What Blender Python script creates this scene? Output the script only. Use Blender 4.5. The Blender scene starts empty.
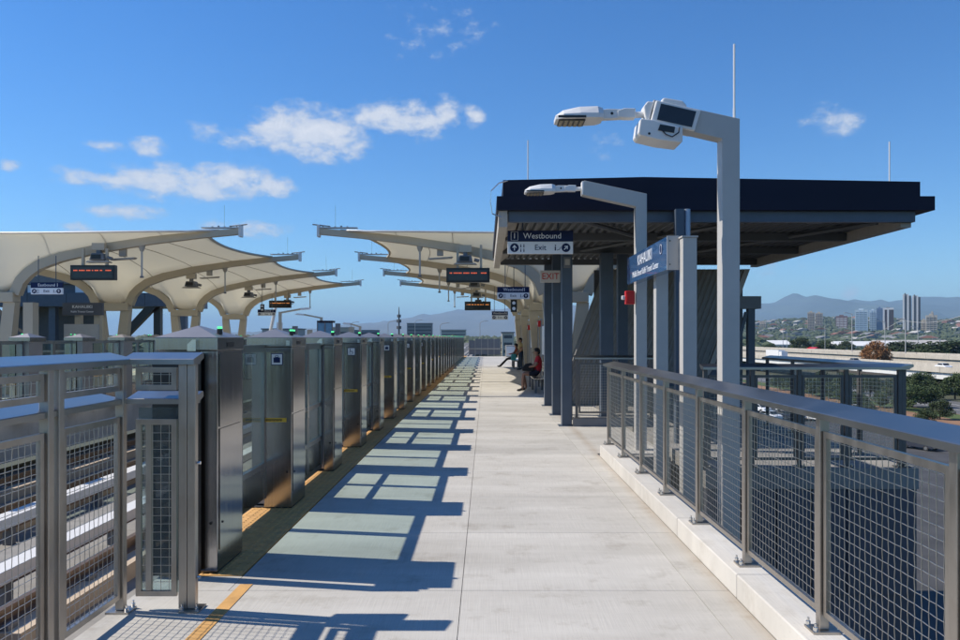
import bpy, bmesh, math, random
from mathutils import Vector, Matrix, noise as mnoise
random.seed(7)
R = math.radians
S = bpy.context.scene
COL = S.collection

# ---------------------------------------------------------------- camera
F = 770.0; VX = 486.0; VY = 337.5; EYE = 1.67
cam = bpy.data.cameras.new('camera'); camo = bpy.data.objects.new('camera', cam); COL.objects.link(camo)
cam.sensor_width = 36; cam.lens = F/960*36
cam.shift_x = (480-VX)/960; cam.shift_y = (VY-320)/960
cam.clip_start = 0.05; cam.clip_end = 60000
camo.location = (0, 0, EYE); camo.rotation_euler = (R(90), 0, 0)
S.camera = camo
HAZE = 8e-5
def P(x, y, Y): return Vector(((x-VX)*Y/F, Y, EYE+(VY-y)*Y/F))

# ---------------------------------------------------------------- sky, sun, exposure
S.view_settings.view_transform = 'Standard'; S.view_settings.look = 'None'
S.view_settings.gamma = 1; S.view_settings.exposure = 0.3
SUNV = Vector((-1, .175, 1.004)).normalized()
EL = math.asin(SUNV.z); AZ = math.atan2(SUNV.x, SUNV.y)
W = bpy.data.worlds.new('World'); S.world = W; W.use_nodes = True
nt = W.node_tree; nt.nodes.clear()
def N(t, **k):
    n = nt.nodes.new(t)
    for a, b in k.items(): setattr(n, a, b)
    return n
def math_(op, a, b=None, c=None, clamp=False):
    n = nt.nodes.new('ShaderNodeMath'); n.operation = op; n.use_clamp = clamp
    for i, v in enumerate((a, b, c)):
        if v is None: continue
        if isinstance(v, (int, float)): n.inputs[i].default_value = v
        else: nt.links.new(v, n.inputs[i])
    return n.outputs[0]
out = N('ShaderNodeOutputWorld'); bg = N('ShaderNodeBackground'); bg.inputs[1].default_value = 0.078
sky = N('ShaderNodeTexSky', sky_type='NISHITA'); sky.sun_disc = False
sky.sun_elevation = EL; sky.sun_rotation = AZ; sky.altitude = 0
sky.air_density = 1.0; sky.dust_density = 0.0; sky.ozone_density = 1.0
tc = N('ShaderNodeTexCoord'); sep = N('ShaderNodeSeparateXYZ'); nt.links.new(tc.outputs['Generated'], sep.inputs[0])
# azimuth / elevation of the view direction, clouds as soft noisy ellipses in that space
az = math_('ARCTAN2', sep.outputs[0], sep.outputs[1])
el = math_('ARCSINE', sep.outputs[2])
comb = N('ShaderNodeCombineXYZ'); nt.links.new(math_('MULTIPLY', az, 1.0), comb.inputs[0]); nt.links.new(math_('MULTIPLY', el, 1.7), comb.inputs[1])
nz = N('ShaderNodeTexNoise'); nz.inputs['Scale'].default_value = 33; nz.inputs['Detail'].default_value = 9; nz.inputs['Roughness'].default_value = .62
nt.links.new(comb.outputs[0], nz.inputs['Vector'])
clouds = [(312,134,58,24,1),(283,131,34,20,1),(335,142,34,14,.9),(240,139,28,8,.5),(205,132,16,9,.62),(392,117,44,15,.95),(425,124,24,14,.9),(446,112,16,13,.85),(474,116,11,10,.7),
          (175,183,62,16,1),(230,181,46,15,.95),(95,180,40,9,.75),(272,186,22,12,.9),(208,193,40,8,.85),(125,211,42,7,.8),(148,147,20,9,.9),(110,146,24,5,.66),
          (8,165,14,6,.85),(58,170,14,4,.4),(245,229,44,8,.66),(76,229,22,6,.7),(835,121,30,12,.62),(822,113,14,7,.3),(433,33,30,12,.12),(458,30,14,8,.05),(602,146,14,8,.28),(776,262,20,8,.12),(650,285,24,5,.1),
          (-300,190,90,24,1),(-420,100,70,26,.9),(1240,210,90,18,.8),(1500,150,120,30,.9),(-700,220,120,22,.9),(850,292,9,7,.4)]
dens = None
for (cx, cy, rx, ry, a) in clouds:
    ca = math.atan2(cx-VX, F); d = math.hypot(cx-VX, F); ce = math.atan2(VY-cy, d)
    ra = rx/F*math.cos(ca)**2*1.12; re = ry/d*1.22
    u = math_('MULTIPLY', math_('SUBTRACT', az, ca), 1/ra); v = math_('MULTIPLY', math_('SUBTRACT', el, ce), 1/re)
    r2 = math_('ADD', math_('MULTIPLY', u, u), math_('MULTIPLY', v, v))
    q = math_('SUBTRACT', a, math_('MULTIPLY', r2, a*.9))
    dens = q if dens is None else math_('MAXIMUM', dens, q)
dens = math_('MAXIMUM', dens, -1.0)
dd = math_('ADD', dens, math_('MULTIPLY', math_('SUBTRACT', nz.outputs[0], .52), 2.6))
mr = N('ShaderNodeMapRange', interpolation_type='SMOOTHSTEP'); mr.inputs[1].default_value = -.1; mr.inputs[2].default_value = .95; mr.inputs[4].default_value = .9
nt.links.new(dd, mr.inputs[0])
opa = mr.outputs[0]
shd = N('ShaderNodeMapRange'); shd.inputs[1].default_value = .2; shd.inputs[2].default_value = 1.3
nt.links.new(dd, shd.inputs[0])
cc = N('ShaderNodeMix', data_type='RGBA'); cc.inputs['A'].default_value = (5.6, 6.5, 7.9, 1); cc.inputs['B'].default_value = (9.2, 9.3, 9.7, 1)
nt.links.new(shd.outputs[0], cc.inputs['Factor'])
mx = N('ShaderNodeMix', data_type='RGBA')
nt.links.new(opa, mx.inputs['Factor']); 
hsv = N('ShaderNodeHueSaturation'); hsv.inputs['Saturation'].default_value = 1.3; hsv.inputs['Value'].default_value = 1.0
nt.links.new(sky.outputs[0], hsv.inputs['Color'])
bl = N('ShaderNodeMix', data_type='RGBA', blend_type='MULTIPLY'); bl.inputs['Factor'].default_value = 1; bl.inputs['B'].default_value = (.80, 1.17, 1.56, 1)
nt.links.new(hsv.outputs[0], bl.inputs['A']); nt.links.new(bl.outputs['Result'], mx.inputs['A']); nt.links.new(cc.outputs['Result'], mx.inputs['B'])
nt.links.new(mx.outputs['Result'], bg.inputs[0]); nt.links.new(bg.outputs[0], out.inputs[0])

sl = bpy.data.lights.new('sun', 'SUN'); sl.energy = 5.0; sl.angle = R(.5); sl.color = (1, .93, .82)
so = bpy.data.objects.new('sun', sl); COL.objects.link(so)
so.rotation_euler = (-SUNV).to_track_quat('-Z', 'Y').to_euler(); so.location = (-20, 5, 30)

# ---------------------------------------------------------------- materials
def mat(name, col, rough=.6, metal=0.0, var=.12, scale=6, bump=0.0, bscale=60, stretch=(1,1,1), coat=0, emit=None, spec=.5, dirt=0, dirtcol=(.2,.15,.1), dscale=3, rvar=0.0, coords='Object'):
    m = bpy.data.materials.new(name); m.use_nodes = True; t = m.node_tree; b = t.nodes['Principled BSDF']
    L = t.links.new
    b.inputs['Roughness'].default_value = rough; b.inputs['Metallic'].default_value = metal
    b.inputs['Specular IOR Level'].default_value = spec
    tcn = t.nodes.new('ShaderNodeTexCoord'); mp = t.nodes.new('ShaderNodeMapping'); mp.inputs['Scale'].default_value = stretch
    L(tcn.outputs[coords], mp.inputs[0])
    n = t.nodes.new('ShaderNodeTexNoise'); n.inputs['Scale'].default_value = scale; n.inputs['Detail'].default_value = 6; n.inputs['Roughness'].default_value = .6
    L(mp.outputs[0], n.inputs['Vector'])
    mxn = t.nodes.new('ShaderNodeMix'); mxn.data_type = 'RGBA'
    c = Vector(col[:3])
    mxn.inputs['A'].default_value = (*(c*(1-var)), 1); mxn.inputs['B'].default_value = (*[min(1, v*(1+var)) for v in c], 1)
    mr_ = t.nodes.new('ShaderNodeMapRange'); mr_.inputs[1].default_value = .3; mr_.inputs[2].default_value = .7; L(n.outputs[0], mr_.inputs[0])
    L(mr_.outputs[0], mxn.inputs['Factor']); last = mxn.outputs['Result']
    if dirt:
        n2 = t.nodes.new('ShaderNodeTexNoise'); n2.inputs['Scale'].default_value = dscale; n2.inputs['Detail'].default_value = 8; n2.inputs['Roughness'].default_value = .7
        L(tcn.outputs[coords], n2.inputs['Vector'])
        m2 = t.nodes.new('ShaderNodeMapRange'); m2.inputs[1].default_value = .5; m2.inputs[2].default_value = .78; m2.inputs[4].default_value = dirt; L(n2.outputs[0], m2.inputs[0])
        x2 = t.nodes.new('ShaderNodeMix'); x2.data_type = 'RGBA'; x2.inputs['B'].default_value = (*dirtcol, 1)
        L(m2.outputs[0], x2.inputs['Factor']); L(last, x2.inputs['A']); last = x2.outputs['Result']
    L(last, b.inputs['Base Color'])
    if rvar:
        m3 = t.nodes.new('ShaderNodeMapRange'); m3.inputs[1].default_value = .3; m3.inputs[2].default_value = .7
        m3.inputs[3].default_value = max(.02, rough-rvar); m3.inputs[4].default_value = rough+rvar
        L(n.outputs[0], m3.inputs[0]); L(m3.outputs[0], b.inputs['Roughness'])
    if bump:
        n3 = t.nodes.new('ShaderNodeTexNoise'); n3.inputs['Scale'].default_value = bscale; n3.inputs['Detail'].default_value = 4
        L(mp.outputs[0], n3.inputs['Vector'])
        bn = t.nodes.new('ShaderNodeBump'); bn.inputs['Strength'].default_value = bump; bn.inputs['Distance'].default_value = .01
        L(n3.outputs[0], bn.inputs['Height']); L(bn.outputs[0], b.inputs['Normal'])
    if coat: b.inputs['Coat Weight'].default_value = coat
    if emit:
        b.inputs['Emission Color'].default_value = (*emit[:3], 1); b.inputs['Emission Strength'].default_value = emit[3]
    return m
M = {}
def concrete_mat(name, a, b_, stain=.5):
    m = bpy.data.materials.new(name); m.use_nodes = True; t = m.node_tree; b = t.nodes['Principled BSDF']; L = t.links.new
    b.inputs['Roughness'].default_value = .85
    ge = t.nodes.new('ShaderNodeNewGeometry')
    n1 = t.nodes.new('ShaderNodeTexNoise'); n1.inputs['Scale'].default_value = .9; n1.inputs['Detail'].default_value = 9; n1.inputs['Roughness'].default_value = .65
    mp = t.nodes.new('ShaderNodeMapping'); mp.inputs['Scale'].default_value = (.45, 1.6, 1); L(ge.outputs['Position'], mp.inputs[0]); L(mp.outputs[0], n1.inputs['Vector'])
    r1 = t.nodes.new('ShaderNodeMapRange'); r1.inputs[1].default_value = .32; r1.inputs[2].default_value = .68; L(n1.outputs[0], r1.inputs[0])
    x1 = t.nodes.new('ShaderNodeMix'); x1.data_type = 'RGBA'; x1.inputs['A'].default_value = (*a, 1); x1.inputs['B'].default_value = (*b_, 1); L(r1.outputs[0], x1.inputs['Factor'])
    n2 = t.nodes.new('ShaderNodeTexNoise'); n2.inputs['Scale'].default_value = 2.3; n2.inputs['Detail'].default_value = 10; n2.inputs['Roughness'].default_value = .72; L(ge.outputs['Position'], n2.inputs['Vector'])
    r2 = t.nodes.new('ShaderNodeMapRange'); r2.inputs[1].default_value = .54; r2.inputs[2].default_value = .74; r2.inputs[4].default_value = stain; L(n2.outputs[0], r2.inputs[0])
    x2 = t.nodes.new('ShaderNodeMix'); x2.data_type = 'RGBA'; x2.inputs['B'].default_value = (a[0]*.72, a[1]*.68, a[2]*.62, 1); L(x1.outputs['Result'], x2.inputs['A']); L(r2.outputs[0], x2.inputs['Factor'])
    # broom finish, fine lines along Y
    mp3 = t.nodes.new('ShaderNodeMapping'); mp3.inputs['Scale'].default_value = (170, 3.0, 1); L(ge.outputs['Position'], mp3.inputs[0])
    n3 = t.nodes.new('ShaderNodeTexNoise'); n3.inputs['Scale'].default_value = 1; n3.inputs['Detail'].default_value = 3; L(mp3.outputs[0], n3.inputs['Vector'])
    x3 = t.nodes.new('ShaderNodeMix'); x3.data_type = 'RGBA'; x3.blend_type = 'MULTIPLY'; x3.inputs['Factor'].default_value = .32
    L(x2.outputs['Result'], x3.inputs['A'])
    r3 = t.nodes.new('ShaderNodeMapRange'); r3.inputs[1].default_value = .3; r3.inputs[2].default_value = .7; r3.inputs[3].default_value = .68; r3.inputs[4].default_value = 1.1; L(n3.outputs[0], r3.inputs[0])
    cb = t.nodes.new('ShaderNodeCombineColor'); 
    for i in range(3): L(r3.outputs[0], cb.inputs[i])
    L(cb.outputs[0], x3.inputs['B'])
    # dark pits
    n4 = t.nodes.new('ShaderNodeTexVoronoi'); n4.inputs['Scale'].default_value = 22; L(ge.outputs['Position'], n4.inputs['Vector'])
    r4 = t.nodes.new('ShaderNodeMapRange'); r4.inputs[1].default_value = .06; r4.inputs[2].default_value = .1; r4.inputs[3].default_value = .25; r4.inputs[4].default_value = 0; L(n4.outputs['Distance'], r4.inputs[0])
    x4 = t.nodes.new('ShaderNodeMix'); x4.data_type = 'RGBA'; x4.inputs['B'].default_value = (.16, .14, .12, 1); L(x3.outputs['Result'], x4.inputs['A']); L(r4.outputs[0], x4.inputs['Factor'])
    sx = t.nodes.new('ShaderNodeSeparateXYZ'); L(ge.outputs['Position'], sx.inputs[0])
    d1 = t.nodes.new('ShaderNodeMath'); d1.operation = 'SUBTRACT'; L(sx.outputs[0], d1.inputs[0]); d1.inputs[1].default_value = 1.60
    d2 = t.nodes.new('ShaderNodeMath'); d2.operation = 'ABSOLUTE'; L(d1.outputs[0], d2.inputs[0])
    d3 = t.nodes.new('ShaderNodeMapRange'); d3.inputs[1].default_value = 0; d3.inputs[2].default_value = .11; d3.inputs[3].default_value = (.75 if name == 'broom_concrete' else .12); d3.inputs[4].default_value = 0; L(d2.outputs[0], d3.inputs[0])
    d4 = t.nodes.new('ShaderNodeMath'); d4.operation = 'MULTIPLY'; L(d3.outputs[0], d4.inputs[0]); L(n2.outputs[0], d4.inputs[1])
    x5 = t.nodes.new('ShaderNodeMix'); x5.data_type = 'RGBA'; x5.inputs['B'].default_value = (.28, .20, .12, 1); L(x4.outputs['Result'], x5.inputs['A']); L(d4.outputs[0], x5.inputs['Factor'])
    n6 = t.nodes.new('ShaderNodeTexNoise'); n6.inputs['Scale'].default_value = .38; n6.inputs['Detail'].default_value = 4; L(ge.outputs['Position'], n6.inputs['Vector'])
    oi = t.nodes.new('ShaderNodeObjectInfo'); a6 = t.nodes.new('ShaderNodeMath'); a6.operation = 'MULTIPLY_ADD'; a6.inputs[1].default_value = .25; L(oi.outputs['Random'], a6.inputs[0]); L(n6.outputs[0], a6.inputs[2])
    r6 = t.nodes.new('ShaderNodeMapRange'); r6.inputs[1].default_value = .35; r6.inputs[2].default_value = .85; r6.inputs[3].default_value = .86; r6.inputs[4].default_value = 1.08; L(a6.outputs[0], r6.inputs[0])
    h6 = t.nodes.new('ShaderNodeHueSaturation'); L(r6.outputs[0], h6.inputs['Value']); L(x5.outputs['Result'], h6.inputs['Color'])
    L(h6.outputs[0], b.inputs['Base Color'])
    bn = t.nodes.new('ShaderNodeBump'); bn.inputs['Strength'].default_value = .25; bn.inputs['Distance'].default_value = .004; L(n3.outputs[0], bn.inputs['Height']); L(bn.outputs[0], b.inputs['Normal'])
    return m
M['floor'] = concrete_mat('broom_concrete', (.41, .385, .34), (.535, .51, .46), .8)
M['kerb'] = concrete_mat('kerb_concrete', (.50, .475, .43), (.61, .585, .535), .5)
M['deck'] = concrete_mat('guideway_concrete', (.20, .19, .175), (.29, .275, .25), .6)
M['plinth'] = concrete_mat('plinth_concrete', (.42, .33, .24), (.52, .42, .31), .6)
M['pier'] = concrete_mat('viaduct_concrete', (.42, .38, .32), (.50, .46, .39), .5)
M['tactile'] = mat('yellow_tactile', (.56, .31, .10), .7, var=.18, scale=9, dirt=.4, dirtcol=(.25,.19,.12), coords='Object')
M['steel'] = mat('satin_stainless', (.52, .50, .475), .27, 1, var=.08, scale=5, stretch=(1,1,1), bump=.04, bscale=260, rvar=.06)
M['railcap'] = mat('railcap_stainless', (.38, .375, .365), .33, 1, var=.05, scale=3, rvar=.04)
M['post'] = mat('post_stainless', (.44, .405, .365), .38, 1, var=.14, scale=8, stretch=(1,1,.3), rvar=.08, dirt=.3, dirtcol=(.28,.22,.16), dscale=5)
M['post_dark'] = mat('post_dark_steel', (.13, .125, .12), .5, .5, var=.12)
M['wire'] = mat('wire_stainless', (.52, .50, .46), .35, 1, var=.05)
M['bolt'] = mat('bolt_steel', (.7, .7, .68), .2, 1, var=.02)
M['pod'] = mat('brushed_pod_steel', (.36, .36, .37), .16, 1, var=.10, scale=3, stretch=(20,20,.4), bump=.035, bscale=30, rvar=.06, dirt=.3, dirtcol=(.22,.22,.22), dscale=7)
M['podcap'] = mat('pod_cap_steel', (.36, .34, .33), .5, 1, var=.05, scale=5)
M['doorframe'] = mat('door_frame_alu', (.30, .31, .32), .32, 1, var=.05)
M['black'] = mat('black_plastic', (.012, .012, .013), .35, var=.1)
M['rubber'] = mat('dark_rubber', (.02, .02, .022), .8, var=.1)
M['polegrey'] = mat('pole_grey_paint', (.45, .435, .41), .38, var=.04, scale=4, dirt=.14, dirtcol=(.35,.32,.28), dscale=6)
M['white'] = mat('white_paint', (.70, .69, .67), .4, var=.03)
M['navy'] = mat('navy_roof_panel', (.010, .011, .026), .6, spec=.25, var=.12, scale=1.2)
M['blue_steel'] = mat('blue_grey_steel', (.07, .092, .125), .42, var=.1, scale=3)
M['grey_steel'] = mat('grey_steel', (.16, .165, .175), .5, var=.1, scale=3)
M['dark_steel'] = mat('dark_ceiling_steel', (.095, .10, .105), .6, var=.12, scale=2)
M['soffit'] = mat('soffit_trim', (.42, .38, .33), .6, var=.08)
M['wallcorr'] = mat('corrugated_wall', (.23, .22, .205), .5, .3, var=.15, scale=2)
M['navybox'] = mat('navy_cladding', (.075, .082, .105), .45, var=.1, scale=1.5)
M['rib'] = mat('tan_rib_paint', (.50, .425, .315), .5, var=.06, scale=1)
M['ribtip'] = mat('rib_tip_galvanised', (.55, .55, .54), .45, .3, var=.08)
M['sign_navy'] = mat('sign_navy', (.010, .020, .075), .4, var=.03, spec=.2)
M['sign_blue'] = mat('sign_blue', (.02, .075, .19), .18, var=.15, scale=2, coat=.5)
M['sign_white'] = mat('sign_white', (.80, .82, .86), .35, var=.02)
M['exit_face'] = mat('exit_face', (.62, .56, .50), .4, var=.04)
M['red'] = mat('alarm_red', (.55, .012, .012), .35, var=.05)
M['redled'] = mat('red_led', (.5, .05, .02), .4, emit=(1, .16, .06, .7))
M['amberled'] = mat('amber_led', (.5, .2, .05), .4, emit=(1, .33, .08, .8))
M['greenled'] = mat('green_led', (.05, .5, .2), .3, emit=(.12, 1, .35, 1.0))
M['lens'] = mat('lamp_lens', (.34, .29, .20), .25, var=.3, scale=40)
M['yellow'] = mat('yellow_label', (.62, .36, .03), .5, var=.05)
M['screen'] = mat('dark_screen', (.02, .02, .025), .12, var=.2)
M['asphalt'] = mat('asphalt', (.05, .05, .052), .9, var=.25, scale=.4, coords='Object')
M['roadgrey'] = mat('highway_surface', (.22, .21, .20), .9, var=.1, scale=.2)
M['girder'] = mat('white_girder', (.62, .62, .60), .7, var=.05, scale=.3)
M['paintwhite'] = mat('car_paint_white', (.80, .80, .80), .25, var=.02, coat=.6)
M['paintgrey'] = mat('car_paint_silver', (.30, .31, .33), .3, .4, var=.02, coat=.6)
M['paintdark'] = mat('car_paint_dark', (.03, .035, .05), .25, var=.02, coat=.6)
M['paintred'] = mat('car_paint_red', (.35, .02, .02), .25, var=.02, coat=.6)
M['carglass'] = mat('car_glass', (.02, .025, .03), .08, var=.02)
M['bark'] = mat('bark', (.10, .07, .05), .9, var=.3, scale=8, bump=.4, bscale=20)
M['skin'] = mat('skin', (.36, .19, .12), .6, var=.08)
M['shirt_red'] = mat('shirt_red', (.50, .018, .03), .85, var=.15, scale=9)
M['shorts_dark'] = mat('shorts_dark', (.02, .022, .035), .85, var=.2, scale=9)
M['trousers_black'] = mat('trousers_black', (.012, .012, .014), .85, var=.2, scale=9)
M['top_rust'] = mat('top_rust', (.28, .07, .03), .85, var=.2, scale=9)
M['top_tan'] = mat('top_tan', (.42, .31, .13), .85, var=.15, scale=9)
M['jeans'] = mat('jeans', (.035, .06, .10), .85, var=.2, scale=9)
M['hair'] = mat('hair', (.012, .009, .007), .7, var=.2, scale=30)
M['teal'] = mat('teal_bag', (.03, .24, .28), .7, var=.1)
M['bag_black'] = mat('bag_black', (.018, .018, .02), .8, var=.2, scale=20)

def leaf_mat(name, a, b_):
    m = bpy.data.materials.new(name); m.use_nodes = True; t = m.node_tree; b = t.nodes['Principled BSDF']; L = t.links.new
    n = t.nodes.new('ShaderNodeTexNoise'); n.inputs['Scale'].default_value = .55; n.inputs['Detail'].default_value = 7
    ge = t.nodes.new('ShaderNodeTexCoord'); L(ge.outputs['Object'], n.inputs['Vector'])
    oi = t.nodes.new('ShaderNodeObjectInfo')
    r = t.nodes.new('ShaderNodeMapRange'); r.inputs[1].default_value = .3; r.inputs[2].default_value = .7; L(n.outputs[0], r.inputs[0])
    x = t.nodes.new('ShaderNodeMix'); x.data_type = 'RGBA'; x.inputs['A'].default_value = (*a, 1); x.inputs['B'].default_value = (*b_, 1)
    L(r.outputs[0], x.inputs['Factor'])
    h = t.nodes.new('ShaderNodeHueSaturation'); r2 = t.nodes.new('ShaderNodeMapRange'); r2.inputs[3].default_value = .75; r2.inputs[4].default_value = 1.25
    L(oi.outputs['Random'], r2.inputs[0]); L(r2.outputs[0], h.inputs['Value']); L(x.outputs['Result'], h.inputs['Color'])
    L(h.outputs[0], b.inputs['Base Color']); b.inputs['Roughness'].default_value = .75
    return m
M['leaf'] = leaf_mat('leaf_green', (.028, .05, .014), (.07, .10, .03))
M['leaf_brown'] = leaf_mat('leaf_orange_brown', (.17, .075, .025), (.32, .15, .045))
M['leaf_far'] = leaf_mat('leaf_far', (.035, .05, .022), (.075, .095, .042))

def glass_mat(name, tint, refl=1.0, milky=0.0, ior=1.5):
    m = bpy.data.materials.new(name); m.use_nodes = True; t = m.node_tree; t.nodes.clear(); L = t.links.new
    o = t.nodes.new('ShaderNodeOutputMaterial'); tr = t.nodes.new('ShaderNodeBsdfTransparent'); tr.inputs[0].default_value = (*tint, 1)
    gl = t.nodes.new('ShaderNodeBsdfGlossy'); gl.inputs['Roughness'].default_value = .02; gl.inputs['Color'].default_value = (refl, refl, refl, 1)
    lw = t.nodes.new('ShaderNodeLayerWeight'); lw.inputs[0].default_value = .5
    pw = t.nodes.new('ShaderNodeMath'); pw.operation = 'POWER'; pw.inputs[1].default_value = 4.0; L(lw.outputs['Facing'], pw.inputs[0])
    ma = t.nodes.new('ShaderNodeMath'); ma.operation = 'MULTIPLY_ADD'; ma.inputs[1].default_value = .85; ma.inputs[2].default_value = .035; L(pw.outputs[0], ma.inputs[0])
    mx = t.nodes.new('ShaderNodeMixShader'); L(ma.outputs[0], mx.inputs[0]); L(tr.outputs[0], mx.inputs[1]); L(gl.outputs[0], mx.inputs[2]); last = mx.outputs[0]
    if milky:
        df = t.nodes.new('ShaderNodeBsdfDiffuse'); df.inputs[0].default_value = (.5, .55, .55, 1)
        n = t.nodes.new('ShaderNodeTexNoise'); n.inputs['Scale'].default_value = 4; n.inputs['Detail'].default_value = 5
        mm = t.nodes.new('ShaderNodeMath'); mm.operation = 'MULTIPLY'; mm.inputs[1].default_value = milky*2; L(n.outputs[0], mm.inputs[0])
        m2 = t.nodes.new('ShaderNodeMixShader'); L(mm.outputs[0], m2.inputs[0]); L(last, m2.inputs[1]); L(df.outputs[0], m2.inputs[2]); last = m2.outputs[0]
    L(last, o.inputs[0]); return m
M['glass'] = glass_mat('green_tint_glass', (.82, .90, .87), .9, .012)
M['glass2'] = glass_mat('screen_glass', (.72, .82, .84), .9, .06)

def fabric_mat():
    m = bpy.data.materials.new('canopy_fabric'); m.use_nodes = True; t = m.node_tree; t.nodes.clear(); L = t.links.new
    o = t.nodes.new('ShaderNodeOutputMaterial'); d = t.nodes.new('ShaderNodeBsdfDiffuse'); tr = t.nodes.new('ShaderNodeBsdfTranslucent')
    n = t.nodes.new('ShaderNodeTexNoise'); n.inputs['Scale'].default_value = .7; n.inputs['Detail'].default_value = 5
    x = t.nodes.new('ShaderNodeMix'); x.data_type = 'RGBA'; x.inputs['A'].default_value = (.76, .73, .66, 1); x.inputs['B'].default_value = (.82, .79, .72, 1)
    L(n.outputs[0], x.inputs['Factor']); L(x.outputs['Result'], d.inputs[0])
    tr.inputs[0].default_value = (.90, .87, .76, 1)
    mx = t.nodes.new('ShaderNodeMixShader'); mx.inputs[0].default_value = .45; L(d.outputs[0], mx.inputs[1]); L(tr.outputs[0], mx.inputs[2]); L(mx.outputs[0], o.inputs[0])
    return m
M['fabric'] = fabric_mat()

# ---------------------------------------------------------------- helpers
def tag(o, label=None, cat=None, group=None, kind=None):
    if label: o['label'] = label
    if cat: o['category'] = cat
    if group: o['group'] = group
    if kind: o['kind'] = kind
    return o
def empty(name, loc=(0,0,0), rz=0.0, label=None, cat=None, group=None, kind=None):
    o = bpy.data.objects.new(name, None); COL.objects.link(o); o.location = loc; o.rotation_euler = (0,0,rz); o.empty_display_size = .2
    return tag(o, label, cat, group, kind)
class MB:
    def __init__(s): s.v = []; s.f = []; s.m = []
    def add(s, vs, fs, mi=0):
        k = len(s.v); s.v += [tuple(v) for v in vs]; s.f += [tuple(i+k for i in f) for f in fs]; s.m += [mi]*len(fs); return s
    def box(s, x0, x1, y0, y1, z0, z1, mi=0):
        vs = [(x0,y0,z0),(x1,y0,z0),(x1,y1,z0),(x0,y1,z0),(x0,y0,z1),(x1,y0,z1),(x1,y1,z1),(x0,y1,z1)]
        return s.add(vs, [(0,3,2,1),(4,5,6,7),(0,1,5,4),(1,2,6,5),(2,3,7,6),(3,0,4,7)], mi)
    def prism(s, poly, axis, a0, a1, mi=0):
        """poly: 2D points; axis 'x': poly is (y,z), 'y': (x,z), 'z': (x,y)"""
        n = len(poly)
        def p(q, a): return (a, q[0], q[1]) if axis == 'x' else (q[0], a, q[1]) if axis == 'y' else (q[0], q[1], a)
        vs = [p(q, a0) for q in poly]+[p(q, a1) for q in poly]
        fs = [tuple(range(n))[::-1], tuple(range(n, 2*n))]+[(i, (i+1) % n, n+(i+1) % n, n+i) for i in range(n)]
        return s.add(vs, fs, mi)
    def tube(s, pts, r, n=6, mi=0, cap=True, r1=None):
        pts = [Vector(p) for p in pts]; rings = []; up = None
        for i, p in enumerate(pts):
            t = (pts[min(i+1, len(pts)-1)]-pts[max(i-1, 0)]).normalized()
            if up is None:
                up = Vector((0,0,1)) if abs(t.z) < .9 else Vector((1,0,0))
            a = t.cross(up).normalized(); b = a.cross(t).normalized(); up = b
            rr = r if r1 is None else r+(r1-r)*i/(len(pts)-1)
            off = math.pi/4 if n == 4 else 0
            rings.append([p+a*rr*math.cos(off+2*math.pi*k/n)+b*rr*math.sin(off+2*math.pi*k/n) for k in range(n)])
        vs = [v for r_ in rings for v in r_]; fs = []
        for i in range(len(pts)-1):
            for k in range(n):
                fs.append((i*n+k, i*n+(k+1) % n, (i+1)*n+(k+1) % n, (i+1)*n+k))
        if cap: fs += [tuple(range(n))[::-1], tuple(range((len(pts)-1)*n, len(pts)*n))]
        return s.add(vs, fs, mi)
    def mesh(s, name, mats, smooth=False, recalc=True):
        me = bpy.data.meshes.new(name); me.from_pydata(s.v, [], s.f)
        if not isinstance(mats, (list, tuple)): mats = [mats]
        for m in mats: me.materials.append(m)
        if len(mats) > 1: me.polygons.foreach_set('material_index', s.m)
        if recalc:
            bm = bmesh.new(); bm.from_mesh(me); bmesh.ops.recalc_face_normals(bm, faces=bm.faces); bm.to_mesh(me); bm.free()
        if smooth: me.polygons.foreach_set('use_smooth', [True]*len(me.polygons))
        me.update(); return me
    def build(s, name, mats, parent=None, loc=(0,0,0), rot=(0,0,0), bevel=0, smooth=False, recalc=True, **k):
        return place(name, s.mesh(name, mats, smooth, recalc), parent, loc, rot, bevel, **k)
def place(name, me, parent=None, loc=(0,0,0), rot=(0,0,0), bevel=0, label=None, cat=None, group=None, kind=None):
    o = bpy.data.objects.new(name, me); COL.objects.link(o); o.location = loc; o.rotation_euler = rot
    if parent: o.parent = parent
    if bevel:
        b = o.modifiers.new('bevel', 'BEVEL'); b.width = bevel; b.segments = 2; b.limit_method = 'ANGLE'; b.angle_limit = R(40)
    return tag(o, label, cat, group, kind)
KIDS = {}
def children(o): return [c for c in COL.objects if c.parent == o]
def copy_tree(o, loc=None, rz=None, label=None, parent=None, kids=None):
    c = o.copy(); COL.objects.link(c)
    if parent: c.parent = parent
    if loc is not None: c.location = loc
    if rz is not None: c.rotation_euler = (0,0,rz)
    if label: c['label'] = label
    for ch in (kids if kids is not None else children(o)): copy_tree(ch, parent=c)
    return c
def text(name, s, size, m, parent, loc, rot=(R(90),0,0), align='CENTER', ext=.002, xs=1.0):
    cu = bpy.data.curves.new(name, 'FONT'); cu.body = s; cu.size = size; cu.align_x = align; cu.align_y = 'CENTER'; cu.extrude = ext; cu.resolution_u = 3
    t = bpy.data.objects.new(name, cu); COL.objects.link(t); bpy.context.view_layer.update()
    me = bpy.data.meshes.new_from_object(t.evaluated_get(bpy.context.evaluated_depsgraph_get())); me.name = name
    bpy.data.objects.remove(t); me.materials.clear(); me.materials.append(m)
    o = place(name, me, parent, loc, rot); o.scale = (xs, 1, 1); return o
ORD = ['nearest','second','third','fourth','fifth','sixth','seventh','eighth','ninth','tenth']

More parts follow.
